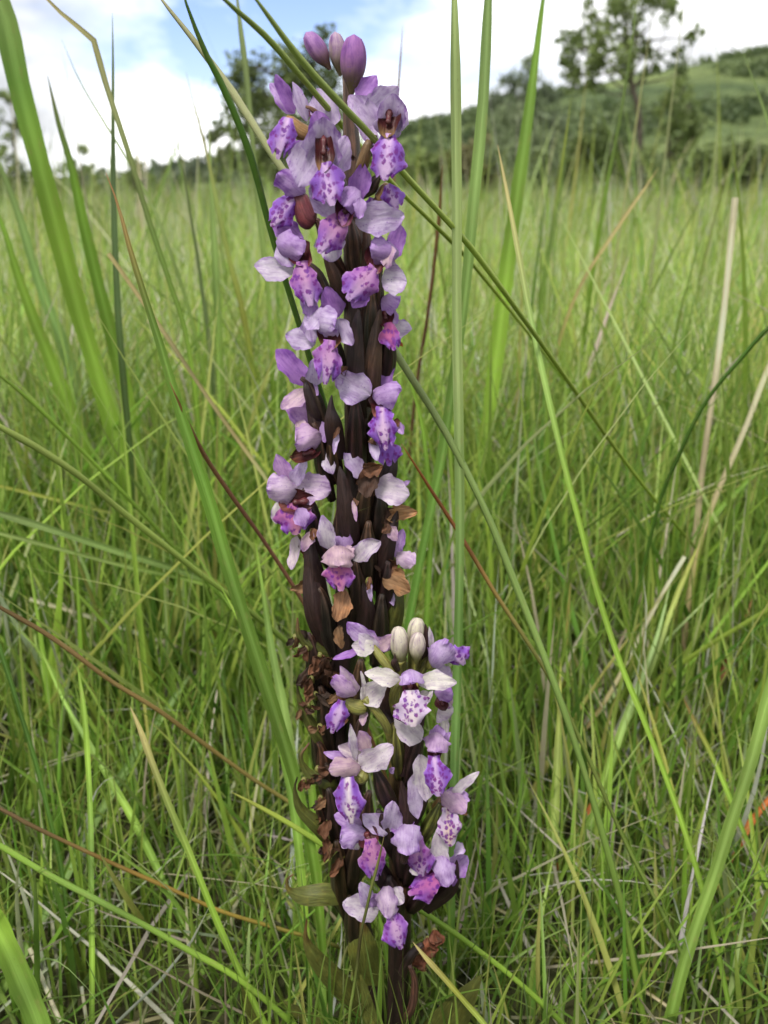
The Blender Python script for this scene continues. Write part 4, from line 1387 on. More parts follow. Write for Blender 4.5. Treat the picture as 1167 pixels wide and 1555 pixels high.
def bud(plant, Yaxis, x0, y0, x1, y1, w, d, cbase, ctip, nv=16, nu=24):
    Yb = Yaxis - d / 1000
    B, T = at(x0, y0, Yb), at(x1, y1, Yb - 0.001)
    W = px_m(w, (x0 + x1) / 2, (y0 + y1) / 2, Yb)
    a, n, s, Ln = axes(B, T, 0)
    v = np.linspace(0, 1, nv)
    th = np.linspace(0, 2 * np.pi, nu, endpoint=False)
    prof = np.clip(np.sin(np.pi * np.clip(0.06 + 0.92 * v, 0, 1) ** 1.35), 0.02, 1) ** 0.5
    prof[-1] = 0.04
    prof = prof * (1 - 0.38 * (1 - smoothstep(0.0, 0.4, v)))
    V, TH = np.meshgrid(v, th, indexing='ij')
    lob = 1 - 0.20 * np.exp(-((np.mod(TH + 0.5 + 0.4 * V, 2 * np.pi / 3) - np.pi / 3) / 0.11) ** 2) + 0.03 * np.cos(3 * TH)
    R = W / 2 * prof[:, None] * lob
    P = B + (V * Ln)[..., None] * a + (R * np.cos(TH))[..., None] * s + (R * np.sin(TH))[..., None] * n
    C = np.ones(V.shape + (4,))
    t = smoothstep(0.12, 0.75, V)[..., None]
    C[..., :3] = cbase * (1 - t) + ctip * t
    C[..., 3] = (0.55 if ctip[0] < 0.6 else 0.10) * smoothstep(0.2, 0.9, V)
    C[..., :3] *= (1 - 2.2 * (1 - np.clip(lob + 0.0, 0.8, 1)))[..., None]  # shade painted into the colour along the grooves to deepen them
    mb = MB()
    mb.grid(P, C, np.stack([TH * W * 500, V * Ln * 1000], -1), close=True)
    return mb.build('bud', M_PETAL, plant)


Y1, Y2 = 0.420, 0.388
plant1 = empty('orchid', at(578, 1602, Y1) * A_([1, 1, 0]))
tag(plant1, 'tall dark-stemmed orchid spike with lilac spotted flowers fading to brown below', 'orchid')
plant2 = empty('orchid', at(603, 1680, Y2) * A_([1, 1, 0]))
tag(plant2, 'shorter orchid spike with whiter spotted flowers and cream buds in front of the tall one', 'orchid')

# --- stems
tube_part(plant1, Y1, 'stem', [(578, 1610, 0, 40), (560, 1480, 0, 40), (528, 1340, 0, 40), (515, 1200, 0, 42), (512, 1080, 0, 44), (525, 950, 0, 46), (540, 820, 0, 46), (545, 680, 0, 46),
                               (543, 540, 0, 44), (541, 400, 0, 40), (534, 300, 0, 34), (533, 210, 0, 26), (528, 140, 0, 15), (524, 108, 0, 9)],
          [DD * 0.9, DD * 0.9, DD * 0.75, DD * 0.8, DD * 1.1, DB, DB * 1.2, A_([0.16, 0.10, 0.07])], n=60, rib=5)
tube_part(plant2, Y2, 'stem', [(603, 1690, 0, 38), (604, 1560, 0, 36), (606, 1440, 0, 34), (608, 1320, 0, 36), (606, 1220, 0, 32), (603, 1130, 0, 26), (606, 1060, 0, 20), (614, 1005, 0, 10)],
          [DD * 0.9, DD, DD, A_([0.085, 0.045, 0.028]), A_([0.12, 0.08, 0.03]), OL * 0.8], n=44, rib=5)

# --- ovaries of the tall spike: ribbed, almost upright, from the stem out to each flower
rg = np.random.default_rng(5)
OV = [(541, 330, 505, 250, 24), (545, 300, 580, 265, 22), (538, 240, 470, 160, 18), (545, 250, 570, 205, 20), (525, 420, 480, 330, 28), (548, 440, 532, 330, 30),
      (520, 470, 462, 395, 30), (556, 520, 577, 405, 34), (570, 580, 566, 440, 32), (528, 590, 498, 500, 34), (582, 590, 594, 500, 30), (515, 680, 462, 572, 30), (560, 700, 575, 610, 30),
      (505, 760, 478, 640, 26), (545, 740, 540, 600, 34), (520, 740, 500, 660, 26), (540, 830, 562, 720, 34), (572, 830, 578, 745, 30), (500, 860, 462, 740, 30), (520, 880, 515, 770, 30),
      (555, 920, 560, 790, 34), (582, 940, 590, 850, 34), (540, 960, 540, 850, 34), (496, 930, 470, 830, 32), (508, 1000, 485, 890, 36), (570, 1010, 580, 900, 34),
      (495, 1090, 470, 960, 34), (508, 1160, 488, 1040, 32), (510, 1240, 486, 1125, 32), (515, 1310, 500, 1195, 34), (525, 1390, 512, 1275, 34), (530, 1360, 545, 1270, 36), (545, 1460, 532, 1360, 32), (500, 1190, 474, 1110, 24), (505, 1290, 482, 1215, 24), (545, 1330, 560, 1200, 36), (540, 1220, 548, 1090, 36), (545, 1130, 548, 1000, 38)]
for i, (x0, y0, x1, y1, w) in enumerate(OV):
    w = w * 0.82
    tcol = smoothstep(620, 350, y0)
    c = DD * (1 - tcol) + DB * 1.15 * tcol
    c = c * rg.uniform(0.8, 1.25)
    f = 1 - min(1, abs(x1 - 540) / 90.0)
    d1 = 6 + 8 * f
    c = c * (1 + rg.normal(0, 0.12, 3)) + A_([0.012, 0.010, 0.0]) * rg.random()
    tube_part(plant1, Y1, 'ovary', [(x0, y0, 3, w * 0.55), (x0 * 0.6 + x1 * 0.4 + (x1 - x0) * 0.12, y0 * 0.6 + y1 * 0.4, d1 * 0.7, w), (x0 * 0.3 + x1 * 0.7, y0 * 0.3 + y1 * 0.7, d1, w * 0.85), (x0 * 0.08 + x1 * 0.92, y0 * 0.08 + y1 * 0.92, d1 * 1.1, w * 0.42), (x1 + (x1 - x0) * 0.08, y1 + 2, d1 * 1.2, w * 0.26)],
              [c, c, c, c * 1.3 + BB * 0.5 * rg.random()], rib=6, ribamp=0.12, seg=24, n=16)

# --- dark bracts along the tall spike
for pts, c in [
    ([(520, 470, 6, 20), (512, 430, 12, 22), (498, 395, 14, 12), (494, 380, 14, 3)], DB), ([(552, 470, 8, 22), (560, 410, 13, 24), (556, 350, 13, 10), (553, 335, 13, 2)], DB * 1.1),
    ([(545, 640, 10, 28), (540, 580, 18, 30), (542, 500, 19, 18), (545, 470, 18, 3)], DD * 1.2), ([(565, 620, 8, 24), (566, 560, 15, 28), (574, 490, 15, 14), (578, 470, 15, 3)], DB),
    ([(515, 700, 10, 26), (507, 650, 18, 28), (503, 620, 18, 12), (504, 600, 17, 2)], DD * 1.4), ([(500, 740, 6, 24), (488, 680, 10, 28), (470, 610, 9, 12), (462, 590, 8, 2)], DD * 1.2),
    ([(570, 790, 9, 26), (590, 720, 10, 26), (600, 690, 8, 10), (606, 682, 8, 2)], DD), ([(535, 850, 10, 30), (528, 790, 18, 32), (520, 730, 18, 16), (516, 708, 17, 2)], DD * 1.3),
    ([(495, 940, 6, 30), (478, 880, 12, 30), (470, 820, 10, 14), (466, 800, 9, 2)], DD * 1.2), ([(575, 900, 8, 28), (588, 830, 13, 26), (600, 790, 12, 12), (604, 776, 12, 2)], DD),
    ([(500, 980, 8, 32), (480, 930, 14, 34), (472, 870, 12, 22), (474, 842, 11, 3)], DD * 1.3), ([(585, 980, 6, 30), (600, 930, 10, 28), (604, 880, 8, 12), (602, 862, 8, 2)], LL * 0.6),
    ([(550, 980, 10, 26), (556, 930, 15, 28), (548, 880, 15, 12), (546, 865, 15, 2)], DD * 1.1)]:
    strap(plant1, Y1, 'bract', pts, c, 0.55)
for pts, c, tc in [
    ([(520, 1000, 3, 18), (480, 985, 10, 20), (455, 965, 12, 10), (452, 938, 11, 2)], LL * 0.7, BB),
    ([(520, 1145, 4, 20), (490, 1125, 10, 22), (462, 1080, 12, 14), (452, 1045, 12, 3), (458, 1030, 12, 1)], LL * 0.7, DD),
    ([(520, 1200, 4, 20), (500, 1190, 12, 20), (470, 1175, 12, 14), (457, 1150, 12, 6), (470, 1128, 12, 2)], LL * 0.8, A_([0.17, 0.07, 0.06])),
    ([(515, 1290, 4, 22), (490, 1260, 12, 26), (458, 1230, 14, 16), (448, 1200, 14, 5), (452, 1180, 14, 2)], LL * 0.8, DD),
    ([(540, 1362, 4, 24), (500, 1358, 10, 33), (462, 1360, 13, 28), (440, 1352, 14, 9), (436, 1336, 14, 4), (446, 1328, 14, 2)], LL, BB),
    ([(560, 1545, 4, 26), (520, 1500, 10, 34), (480, 1455, 14, 24), (465, 1425, 14, 8), (466, 1396, 14, 2)], LL * 0.9, BB),
    ([(525, 1310, 6, 16), (550, 1305, 12, 16), (548, 1290, 14, 8), (546, 1280, 14, 2)], LL, DD),
    ([(570, 1500, 6, 40), (553, 1450, 14, 46), (548, 1415, 14, 26), (550, 1398, 14, 4)], LL * 1.1, BB)]:
    strap(plant1, Y1, 'bract', pts, c, 0.35, tipcol=tc)

# --- leaves at the foot
for pl, Yp, pts, c in [
    (plant1, Y1, [(585, 1640, 0, 24), (562, 1560, 6, 34), (550, 1500, 8, 24), (535, 1450, 8, 3)], LL * 0.9),
    (plant2, Y2, [(610, 1700, -4, 40), (655, 1600, 2, 66), (695, 1535, 4, 44), (732, 1480, 4, 4)], LL * 0.65),
    (plant1, Y1, [(570, 1640, 0, 30), (520, 1590, 2, 34), (470, 1550, 2, 24), (430, 1520, 2, 3)], LL * 0.8),
    (plant1, Y1, [(560, 1640, 0, 30), (470, 1600, 4, 34), (400, 1560, 6, 30), (364, 1482, 8, 3)], LL * 0.9),
    (plant2, Y2, [(600, 1700, 4, 30), (575, 1600, 12, 26), (560, 1530, 12, 18), (548, 1480, 12, 3)], LL * 0.9)]:
    strap(pl, Yp, 'leaf', pts, c, 0.25, n=26)

# --- buds
bud(plant1, Y1, 502, 106, 465, 49, 29, 3, A_([0.17, 0.10, 0.07]), A_([0.50, 0.27, 0.52]))
bud(plant1, Y1, 517, 116, 509, 48, 26, 1, A_([0.24, 0.20, 0.10]), A_([0.56, 0.42, 0.46]))
bud(plant1, Y1, 534, 144, 538, 52, 40, 8, A_([0.17, 0.13, 0.06]), A_([0.40, 0.17, 0.42]))
bud(plant2, Y2, 609, 1012, 605, 951, 29, 10, A_([0.26, 0.26, 0.08]), A_([0.72, 0.66, 0.52]))
bud(plant2, Y2, 630, 990, 634, 938, 28, 4, A_([0.26, 0.26, 0.08]), A_([0.72, 0.67, 0.50]))
bud(plant2, Y2, 632, 1008, 635, 960, 25, 12, A_([0.26, 0.26, 0.08]), A_([0.71, 0.63, 0.52]))

# --- flowers of the tall spike
F = flower
F(plant1, Y1, 8, [('u', 476, 208, 434, 178, 26, OO), ('b', 448, 172, 410, 126, 26, MM, {'viol': 0.6}), ('s', 447, 172, 420, 112, 22, VV, {'viol': 0.9, 'cup': 0.6}), ('s', 466, 184, 446, 124, 20, PP, {'roll': 30}),
                  ('b', 505, 192, 482, 134, 48, PP), ('b', 480, 176, 462, 166, 12, RR), ('l', 437, 178, 422, 242, 40, PALE_LIP, {'notch': 0.3, 'cup': -0.8})])
F(plant1, Y1, 20, [('m', 492, 205, 492, 258, 27, RR, {'c2': OO, 'z': (5, 10)}), ('b', 487, 212, 481, 168, 34, VV, {'viol': 0.7}), ('hc', 492, 262, 492, 178, 56, PP, {'viol': 0.55, 'cup': 1.2, 'z': (1, 8)}),
                   ('s', 486, 212, 452, 284, 58, PP, {'viol': 0.3, 'z': (4, 7), 'roll': 5}), ('s', 505, 262, 528, 208, 38, PP, {'z': (2, 4)}), ('b', 462, 216, 438, 234, 20, VV, {'viol': 0.9}),
                   ('l', 493, 246, 505, 312, 54, PALE_LIP, {'notch': 0.15, 'z': (9, 16)})])
F(plant1, Y1, 12, [('u', 545, 262, 560, 212, 20, OO * 0.6, {'z': (2, 3)}), ('m', 592, 165, 588, 206, 30, RR, {'c2': OO, 'z': (4, 9)}), ('b', 544, 152, 572, 114, 28, VV, {'viol': 0.7}),
                   ('b', 556, 172, 606, 132, 42, PP, {'viol': 0.4}), ('s', 574, 200, 530, 144, 40, PP, {'z': (-1, -2), 'roll': 0}), ('s', 540, 152, 570, 222, 34, PP, {'z': (-2, 0)}),
                   ('hc', 590, 210, 598, 142, 46, PP, {'viol': 0.6, 'z': (2, 9)}), ('s', 606, 200, 614, 160, 22, PP, {'z': (4, 7)}), ('l', 592, 202, 584, 274, 54, PALE_LIP, {'z': (9, 14), 'notch': 0.1, 'cup': -1.1})])
F(plant1, Y1, 6, [('u', 570, 302, 588, 278, 26, OO, {'bow': 0.4}), ('l', 588, 280, 604, 318, 34, PALE_LIP), ('l', 566, 300, 560, 330, 20, PALE_LIP, {'z': (2, 4)}), ('b', 596, 330, 606, 345, 22, MM)])
F(plant1, Y1, 8, [('u', 478, 338, 452, 290, 36, SP_RED, {'bow': 0.25}), ('hv', 462, 296, 420, 262, 38, MM, {'viol': 0.85}), ('s', 436, 270, 428, 288, 18, MM), ('l', 446, 300, 412, 344, 40, PALE_LIP, {'z': (4, 7)})])
F(plant1, Y1, 20, [('m', 530, 302, 520, 340, 28, RR, {'c2': A_([0.2, 0.05, 0.1]), 'z': (5, 10)}), ('b', 540, 310, 552, 248, 34, VV, {'viol': 0.7}), ('s', 520, 318, 470, 284, 48, PP, {'z': (0, 1)}),
                   ('hv', 546, 288, 522, 318, 42, MM, {'z': (4, 11), 'viol': 0.6}), ('s', 548, 300, 546, 332, 20, MM, {'z': (8, 11)}), ('s', 540, 336, 614, 330, 50, PP, {'z': (6, 4), 'roll': 8, 'side': -0.05}),
                   ('s', 505, 352, 504, 398, 44, WW * A_([0.9, 0.85, 1.1]), {'z': (2, 3)}), ('l', 528, 322, 484, 384, 44, PALE_LIP, {'magenta': 0.75, 'z': (8, 13), 'notch': 0.08})])
F(plant1, Y1, 12, [('m', 450, 372, 466, 402, 34, RR * 0.6, {'c2': RR, 'z': (3, 8)}), ('b', 458, 372, 415, 334, 38, VV, {'viol': 0.75}), ('hv', 420, 364, 462, 386, 42, MM, {'z': (3, 10), 'viol': 0.6, 'roll': 20}),
                   ('s', 421, 372, 447, 404, 26, PP, {'z': (3, 6)}), ('s', 447, 412, 386, 402, 38, WW * A_([0.92, 0.85, 1.12]), {'z': (3, 3), 'roll': 6, 'arch': 0.02}),
                   ('l', 458, 396, 472, 466, 44, PALE_LIP, {'magenta': 0.6, 'z': (9, 14)}), ('s', 472, 446, 468, 480, 26, MM, {'z': (7, 10)})])
F(plant1, Y1, 16, [('m', 580, 372, 566, 412, 32, RR * 0.6, {'c2': RR, 'z': (3, 8)}), ('b', 596, 392, 609, 342, 30, VV, {'viol': 0.75}), ('hv', 606, 388, 560, 376, 40, MM, {'z': (3, 10), 'viol': 0.5}),
                   ('s', 592, 372, 588, 408, 22, KK, {'z': (6, 9)}), ('s', 580, 424, 618, 428, 46, WW * A_([0.92, 0.85, 1.12]), {'z': (5, 5), 'rnd': 0.5}), ('l', 570, 406, 528, 456, 52, PALE_LIP, {'magenta': 0.55, 'z': (9, 14), 'notch': 0.12}),
                   ('s', 556, 440, 536, 468, 26, VV, {'viol': 0.8, 'z': (8, 10)})])
F(plant1, Y1, 18, [('m', 500, 488, 502, 530, 32, RR * 0.7, {'c2': OO, 'z': (3, 9)}), ('b', 514, 482, 494, 436, 34, VV, {'viol': 0.7}), ('hv', 470, 482, 512, 498, 44, PP, {'z': (4, 11), 'viol': 0.45, 'roll': 15}),
                   ('s', 480, 484, 466, 500, 24, PP, {'z': (8, 11)}), ('s', 514, 484, 536, 524, 26, PP, {'z': (5, 6)}), ('s', 480, 520, 434, 508, 38, PP, {'z': (0, 1)}), ('s', 472, 470, 476, 520, 30, PP, {'z': (2, 3)}),
                   ('s', 462, 452, 482, 480, 26, MM, {'z': (1, 3)}), ('l', 502, 516, 494, 584, 44, PALE_LIP, {'magenta': 0.5, 'notch': 0.34, 'z': (9, 13)})])
F(plant1, Y1, 8, [('m', 584, 470, 588, 496, 22, RR * 0.6, {'c2': RR}), ('hv', 580, 452, 604, 470, 32, MM, {'viol': 0.6}), ('s', 584, 462, 604, 492, 22, MM), ('s', 594, 500, 625, 500, 30, WW * A_([0.92, 0.85, 1.12])),
                  ('l', 588, 490, 600, 532, 32, MAG * 0.8 + PURP * 0.2, {'magenta': 0.9, 'crumple': 0.08}), ('w', 596, 520, 612, 526, 12, A_([0.35, 0.12, 0.03]))], label='shrivelled magenta flower with a brown lip tip')
F(plant1, Y1, 7, [('u', 486, 640, 464, 580, 20, DD), ('b', 465, 584, 418, 532, 36, VV, {'viol': 0.75}), ('s', 474, 590, 478, 546, 26, PP), ('s', 466, 592, 430, 624, 26, KK * 0.9 + PP * 0.1, {'curl': 0.25}), ('s', 470, 585, 484, 600, 14, MM)])
F(plant1, Y1, 12, [('m', 578, 600, 576, 632, 30, A_([0.3, 0.13, 0.06]), {'c2': A_([0.36, 0.15, 0.1]), 'z': (3, 9)}), ('b', 568, 604, 598, 550, 28, VV, {'viol': 0.65}), ('b', 560, 592, 548, 578, 22, PP),
                   ('hv', 566, 600, 612, 594, 36, MM, {'z': (6, 10), 'viol': 0.4, 'roll': -25, 'arch': 0.22}), ('s', 563, 600, 512, 572, 50, PP, {'z': (8, 6), 'roll': -5, 'arch': 0.1, 'viol': 0.4}),
                   ('l', 580, 616, 586, 684, 42, PALE_LIP * 0.7 + KK * 0.3, {'notch': 0.3, 'z': (9, 13), 'edge': 0.12}), ('l', 586, 668, 592, 708, 40, PURP, {'notch': 0.3, 'z': (3, 5), 'cup': -0.5})])
F(plant1, Y1, 8, [('m', 480, 684, 446, 694, 24, A_([0.12, 0.04, 0.02]), {'bow': 0.1}), ('b', 480, 654, 434, 602, 38, VV * 0.7 + KK * 0.3, {'viol': 0.6, 'crumple': 0.05}), ('hv', 488, 660, 446, 672, 40, KK * 0.5 + MM * 0.5, {'viol': 0.3, 'crumple': 0.07}),
                  ('s', 452, 640, 470, 662, 24, KK), ('s', 488, 640, 494, 672, 18, MM), ('s', 494, 682, 506, 720, 22, WW * A_([0.92, 0.85, 1.1]), {'roll': 10}), ('w', 462, 690, 440, 694, 14, BB * 1.4)])
F(plant1, Y1, 8, [('m', 470, 760, 428, 764, 32, A_([0.28, 0.09, 0.07]), {'bow': 0.2, 'z': (3, 7)}), ('b', 446, 740, 421, 688, 26, VV * 0.6 + KK * 0.4, {'viol': 0.5}), ('s', 446, 738, 466, 698, 22, PP), ('hv', 452, 744, 402, 742, 44, KK * 0.4 + PP * 0.6, {'viol': 0.4, 'arch': 0.22}),
                  ('s', 452, 736, 502, 744, 48, PP * 0.6 + KK * 0.4, {'rnd': 0.5, 'viol': 0.35}), ('l', 440, 764, 452, 812, 60, A_([0.5, 0.2, 0.3]), {'magenta': 0.7, 'crumple': 0.05, 'z': (6, 9)}), ('s', 424, 762, 420, 796, 20, WW), ('s', 452, 772, 464, 800, 26, MM, {'z': (10, 12)})])
F(plant1, Y1, 12, [('w', 562, 752, 556, 706, 28, BB * 0.8), ('w', 552, 712, 582, 708, 24, BB * 1.3, {'z': (5, 8)}), ('s', 554, 726, 522, 688, 26, PP, {'z': (1, 1)}), ('s', 570, 738, 622, 752, 44, WW * A_([0.95, 0.86, 1.08]), {'z': (4, 5), 'roll': 0, 'viol': 0.2, 'rnd': 0.5}), ('s', 610, 738, 622, 730, 8, MM),
                   ('w', 562, 718, 558, 756, 30, A_([0.09, 0.05, 0.035]), {'z': (5, 8)})], name='withered_flower')
F(plant1, Y1, 8, [('w', 584, 784, 634, 776, 26, TT, {'z': (1, 3)}), ('w', 580, 770, 590, 796, 24, BB * 0.5)], name='withered_flower')
F(plant1, Y1, 17, [('u', 520, 880, 512, 850, 16, SP_RED * 0.8), ('s', 502, 834, 490, 784, 28, WW * 0.5 + PP * 0.5, {'roll': 0}), ('b', 520, 838, 520, 798, 30, MM), ('hv', 514, 828, 516, 862, 48, KK, {'viol': 0.1, 'arch': 0.25, 'z': (4, 11), 'rnd': 0.35}),
                   ('s', 536, 850, 570, 812, 30, WW * 0.6 + PP * 0.4, {'side': 0.22, 'roll': -12, 'rnd': 0.45}), ('s', 528, 828, 532, 845, 18, KK), ('l', 512, 852, 518, 898, 46, A_([0.45, 0.17, 0.3]), {'magenta': 0.85, 'z': (6, 9), 'crumple': 0.04})])
F(plant1, Y1, 8, [('s', 600, 846, 612, 802, 22, MM, {'viol': 0.5}), ('hv', 602, 842, 632, 858, 28, KK * 0.5 + PP * 0.5, {'viol': 0.2}), ('w', 580, 860, 606, 852, 24, BB), ('w', 582, 876, 624, 896, 36, TT * 0.75, {'z': (4, 7)}), ('w', 574, 850, 584, 880, 26, BB * 0.5), ('s', 594, 898, 598, 920, 10, PP)], name='withered_flower')
F(plant1, Y1, 6, [('s', 452, 814, 448, 864, 18, WW * A_([0.95, 0.85, 0.95]), {'roll': 30, 'curl': 0.2}), ('s', 466, 842, 484, 884, 16, KK * 0.6 + PP * 0.4), ('w', 458, 824, 466, 850, 16, BB), ('w', 470, 882, 441, 896, 16, TT * 0.6)], name='withered_flower')
F(plant1, Y1, 18, [('w', 524, 896, 512, 944, 30, A_([0.38, 0.2, 0.1]), {'crumple': 0.04, 'roll': 0}), ('w', 514, 950, 520, 985, 16, TT * 0.5)], name='withered_flower')
for (x, y, r) in [(456, 968, 22), (466, 988, 18), (480, 1008, 26), (498, 1030, 28), (468, 1036, 20), (474, 1056, 22), (464, 1080, 16), (502, 1066, 20),
                  (482, 1172, 20), (470, 1188, 18), (494, 1222, 18), (500, 1252, 16), (492, 1112, 18), (512, 1092, 18), (506, 1290, 16)]:
    parts_ = []
    for q in range(int(rg.integers(3, 6))):
        c = [BB, BB * 0.6, BB * 1.5, TT * 0.5, A_([0.05, 0.03, 0.02])][int(rg.integers(0, 5))]
        a1 = rg.normal(1.5, 0.9)                         # mostly hanging
        ln = r * rg.uniform(0.7, 1.5)
        ox, oy = rg.normal(0, r * 0.28, 2)
        parts_.append(('w', x + ox, y + oy - r * 0.4, x + ox + ln * math.cos(a1), y + oy - r * 0.4 + ln * math.sin(a1), r * rg.uniform(0.35, 0.75), c,
                       {'crumple': rg.uniform(0.10, 0.24), 'curl': rg.uniform(-0.4, 0.5), 'cup': rg.uniform(0.6, 1.5), 'side': rg.uniform(-0.3, 0.3), 'z': (rg.uniform(-2, 4), rg.uniform(-2, 5))}))
    F(plant1, Y1, 12 + rg.uniform(-3, 4), parts_, name='withered_flower')
for (x0, y0, x1, y1, w) in [(500, 1245, 492, 1275, 18), (497, 1270, 494, 1310, 16), (520, 1300, 500, 1330, 14)]:
    F(plant1, Y1, 14, [('w', x0, y0, x1, y1, w, BB * 1.3)], name='withered_flower')

for (x0, y0, x1, y1, w, c) in [(512, 652, 506, 690, 9, PP), (566, 668, 574, 700, 16, PP), (536, 760, 542, 792, 8, KK), (588, 800, 604, 820, 18, KK),
                               (474, 806, 460, 838, 18, KK), (560, 880, 564, 914, 9, PP), (602, 640, 614, 660, 14, MM), (520, 560, 512, 590, 16, MM)]:
    F(plant1, Y1, 17, [('s', x0, y0, x1, y1, w, c, {'curl': rg.uniform(-0.3, 0.3), 'cup': rg.uniform(0.4, 1.2), 'crumple': 0.05}), ('w', x0 + 3, y0 - 4, x0 + rg.uniform(-8, 8), y0 + rg.uniform(8, 18), w * 0.8, BB * rg.uniform(0.6, 1.6), {'crumple': 0.16})], name='withered_flower')

# --- flowers of the shorter spike
tube_part(plant2, Y2, 'ovary', [(597, 1135, 6, 12), (588, 1105, 14, 13), (572, 1080, 16, 13), (554, 1060, 15, 11)], OL * 1.05, rib=4, ribamp=0.05)
tube_part(plant2, Y2, 'ovary', [(606, 1060, 6, 10), (594, 1022, 12, 13), (580, 1000, 12, 14), (566, 982, 10, 10)], OL * 1.1, rib=4, ribamp=0.05)
tube_part(plant2, Y2, 'ovary', [(604, 1090, 6, 14), (598, 1062, 14, 14), (604, 1040, 16, 12), (618, 1036, 16, 10)], OL, rib=4, ribamp=0.05)
tube_part(plant2, Y2, 'ovary', [(625, 1060, 4, 12), (640, 1020, 4, 14), (652, 1000, 4, 14), (664, 990, 5, 12)], OL * 0.95, rib=4)
tube_part(plant2, Y2, 'ovary', [(606, 1060, 6, 12), (606, 1030, 8, 15), (607, 1010, 9, 18), (608, 1000, 10, 20)], OL * 0.95, rib=4)
tube_part(plant2, Y2, 'ovary', [(622, 1050, 4, 12), (628, 1020, 4, 18), (630, 1000, 4, 20), (630, 985, 4, 18)], OL * 0.9, rib=4)
for x0, y0, x1, y1, w, c in [(606, 1180, 600, 1100, 22, OL * 0.6), (618, 1190, 640, 1110, 24, DD * 1.5), (600, 1240, 570, 1170, 26, DD * 1.4), (612, 1270, 650, 1190, 28, DD * 1.2), (600, 1300, 575, 1230, 28, DD * 1.2),
                             (618, 1340, 640, 1270, 30, DD * 1.2), (596, 1360, 560, 1290, 28, DD), (625, 1380, 665, 1330, 30, DD * 1.1), (604, 1400, 590, 1330, 32, DD * 1.1), (612, 1330, 612, 1240, 32, DD * 1.3),
                             (612, 1130, 632, 1080, 20, OL * 0.7), (640, 1280, 668, 1220, 22, LL)]:
    tube_part(plant2, Y2, 'ovary', [(x0, y0, 4, w * 0.6), (x0 * 0.6 + x1 * 0.4, y0 * 0.6 + y1 * 0.4, 9, w), (x0 * 0.3 + x1 * 0.7, y0 * 0.3 + y1 * 0.7, 12, w * 0.82), (x0 * 0.08 + x1 * 0.92, y0 * 0.08 + y1 * 0.92, 12.5, w * 0.42), (x1, y1, 13, w * 0.26)], [c, c, c * 1.15], rib=6, ribamp=0.1, seg=24, n=14)
for pts, c in [([(636, 1010, 2, 10), (648, 985, 7, 16), (648, 960, 8, 8), (646, 948, 8, 2)], DD * 1.5), ([(606, 1020, 12, 8), (600, 1008, 15, 12), (600, 1000, 15, 5), (600, 992, 15, 1)], DD * 1.8),
               ([(592, 1100, 10, 16), (582, 1075, 8, 24), (586, 1045, 8, 14), (590, 1030, 8, 2)], DD * 1.6), ([(610, 1180, 8, 22), (625, 1130, 12, 24), (640, 1095, 11, 10), (646, 1080, 11, 2)], DD * 1.6),
               ([(604, 1250, 9, 22), (586, 1205, 14, 24), (572, 1170, 13, 10), (566, 1155, 13, 2)], DD * 1.4), ([(640, 1380, 6, 26), (680, 1350, 12, 26), (692, 1320, 12, 10), (694, 1306, 12, 2)], DD * 1.2),
               ([(612, 1300, 14, 26), (618, 1240, 16, 26), (612, 1200, 15, 10), (610, 1186, 15, 2)], DD * 1.3)]:
    strap(plant2, Y2, 'bract', pts, c, 0.55)

LW = WW * A_([0.98, 0.92, 1.08])
F(plant2, Y2, 9, [('b', 572, 985, 527, 944, 30, MM * 0.5 + PP * 0.5, {'viol': 0.6}), ('s', 568, 986, 534, 980, 28, WW, {'viol': 0.1, 'z': (3, 4)}), ('s', 572, 988, 545, 962, 26, WW * 0.6 + PP * 0.4, {'viol': 0.3}), ('b', 596, 985, 560, 968, 26, KK * 0.5 + MM * 0.5), ('s', 548, 988, 506, 1002, 12, VV, {'viol': 0.8}), ('s', 574, 985, 600, 964, 20, KK)])
F(plant2, Y2, 6, [('u', 650, 1015, 664, 985, 18, OL), ('hv', 656, 1012, 684, 972, 40, PP * 0.6 + MM * 0.4, {'viol': 0.5, 'arch': 0.2}), ('s', 664, 1012, 686, 1030, 22, PP), ('l', 686, 984, 706, 1010, 38, PALE_LIP, {'z': (3, 1), 'edge': 0.14, 'notch': 0.25}), ('s', 652, 1006, 651, 950, 9, WW, {'roll': 40})])
F(plant2, Y2, 20, [('m', 623, 1036, 623, 1062, 22, A_([0.25, 0.06, 0.1]), {'c2': OL * 1.5, 'z': (2, 6)}), ('s', 608, 1032, 555, 1022, 28, WW, {'viol': 0.12, 'roll': 5, 'z': (2, 4), 'rnd': 0.7}), ('s', 634, 1034, 694, 1036, 30, WW, {'viol': 0.15, 'roll': -5, 'z': (2, 3), 'rnd': 0.7}),
                   ('hv', 624, 1016, 624, 1042, 36, PP * 0.4 + MM * 0.6, {'viol': 0.6, 'z': (3, 10), 'arch': 0.25, 'rnd': 0.3}), ('l', 624, 1048, 628, 1104, 54, CREAM_LIP, {'viol': 0.0, 'notch': 0.06, 'edge': 0.12, 'cup': -0.5, 'z': (8, 13)}),
                   ('s', 640, 1126, 600, 1082, 40, LW, {'viol': 0.08, 'roll': -10, 'z': (3, 4)}), ('s', 628, 1062, 652, 1050, 14, WW, {'z': (0, 0)})])
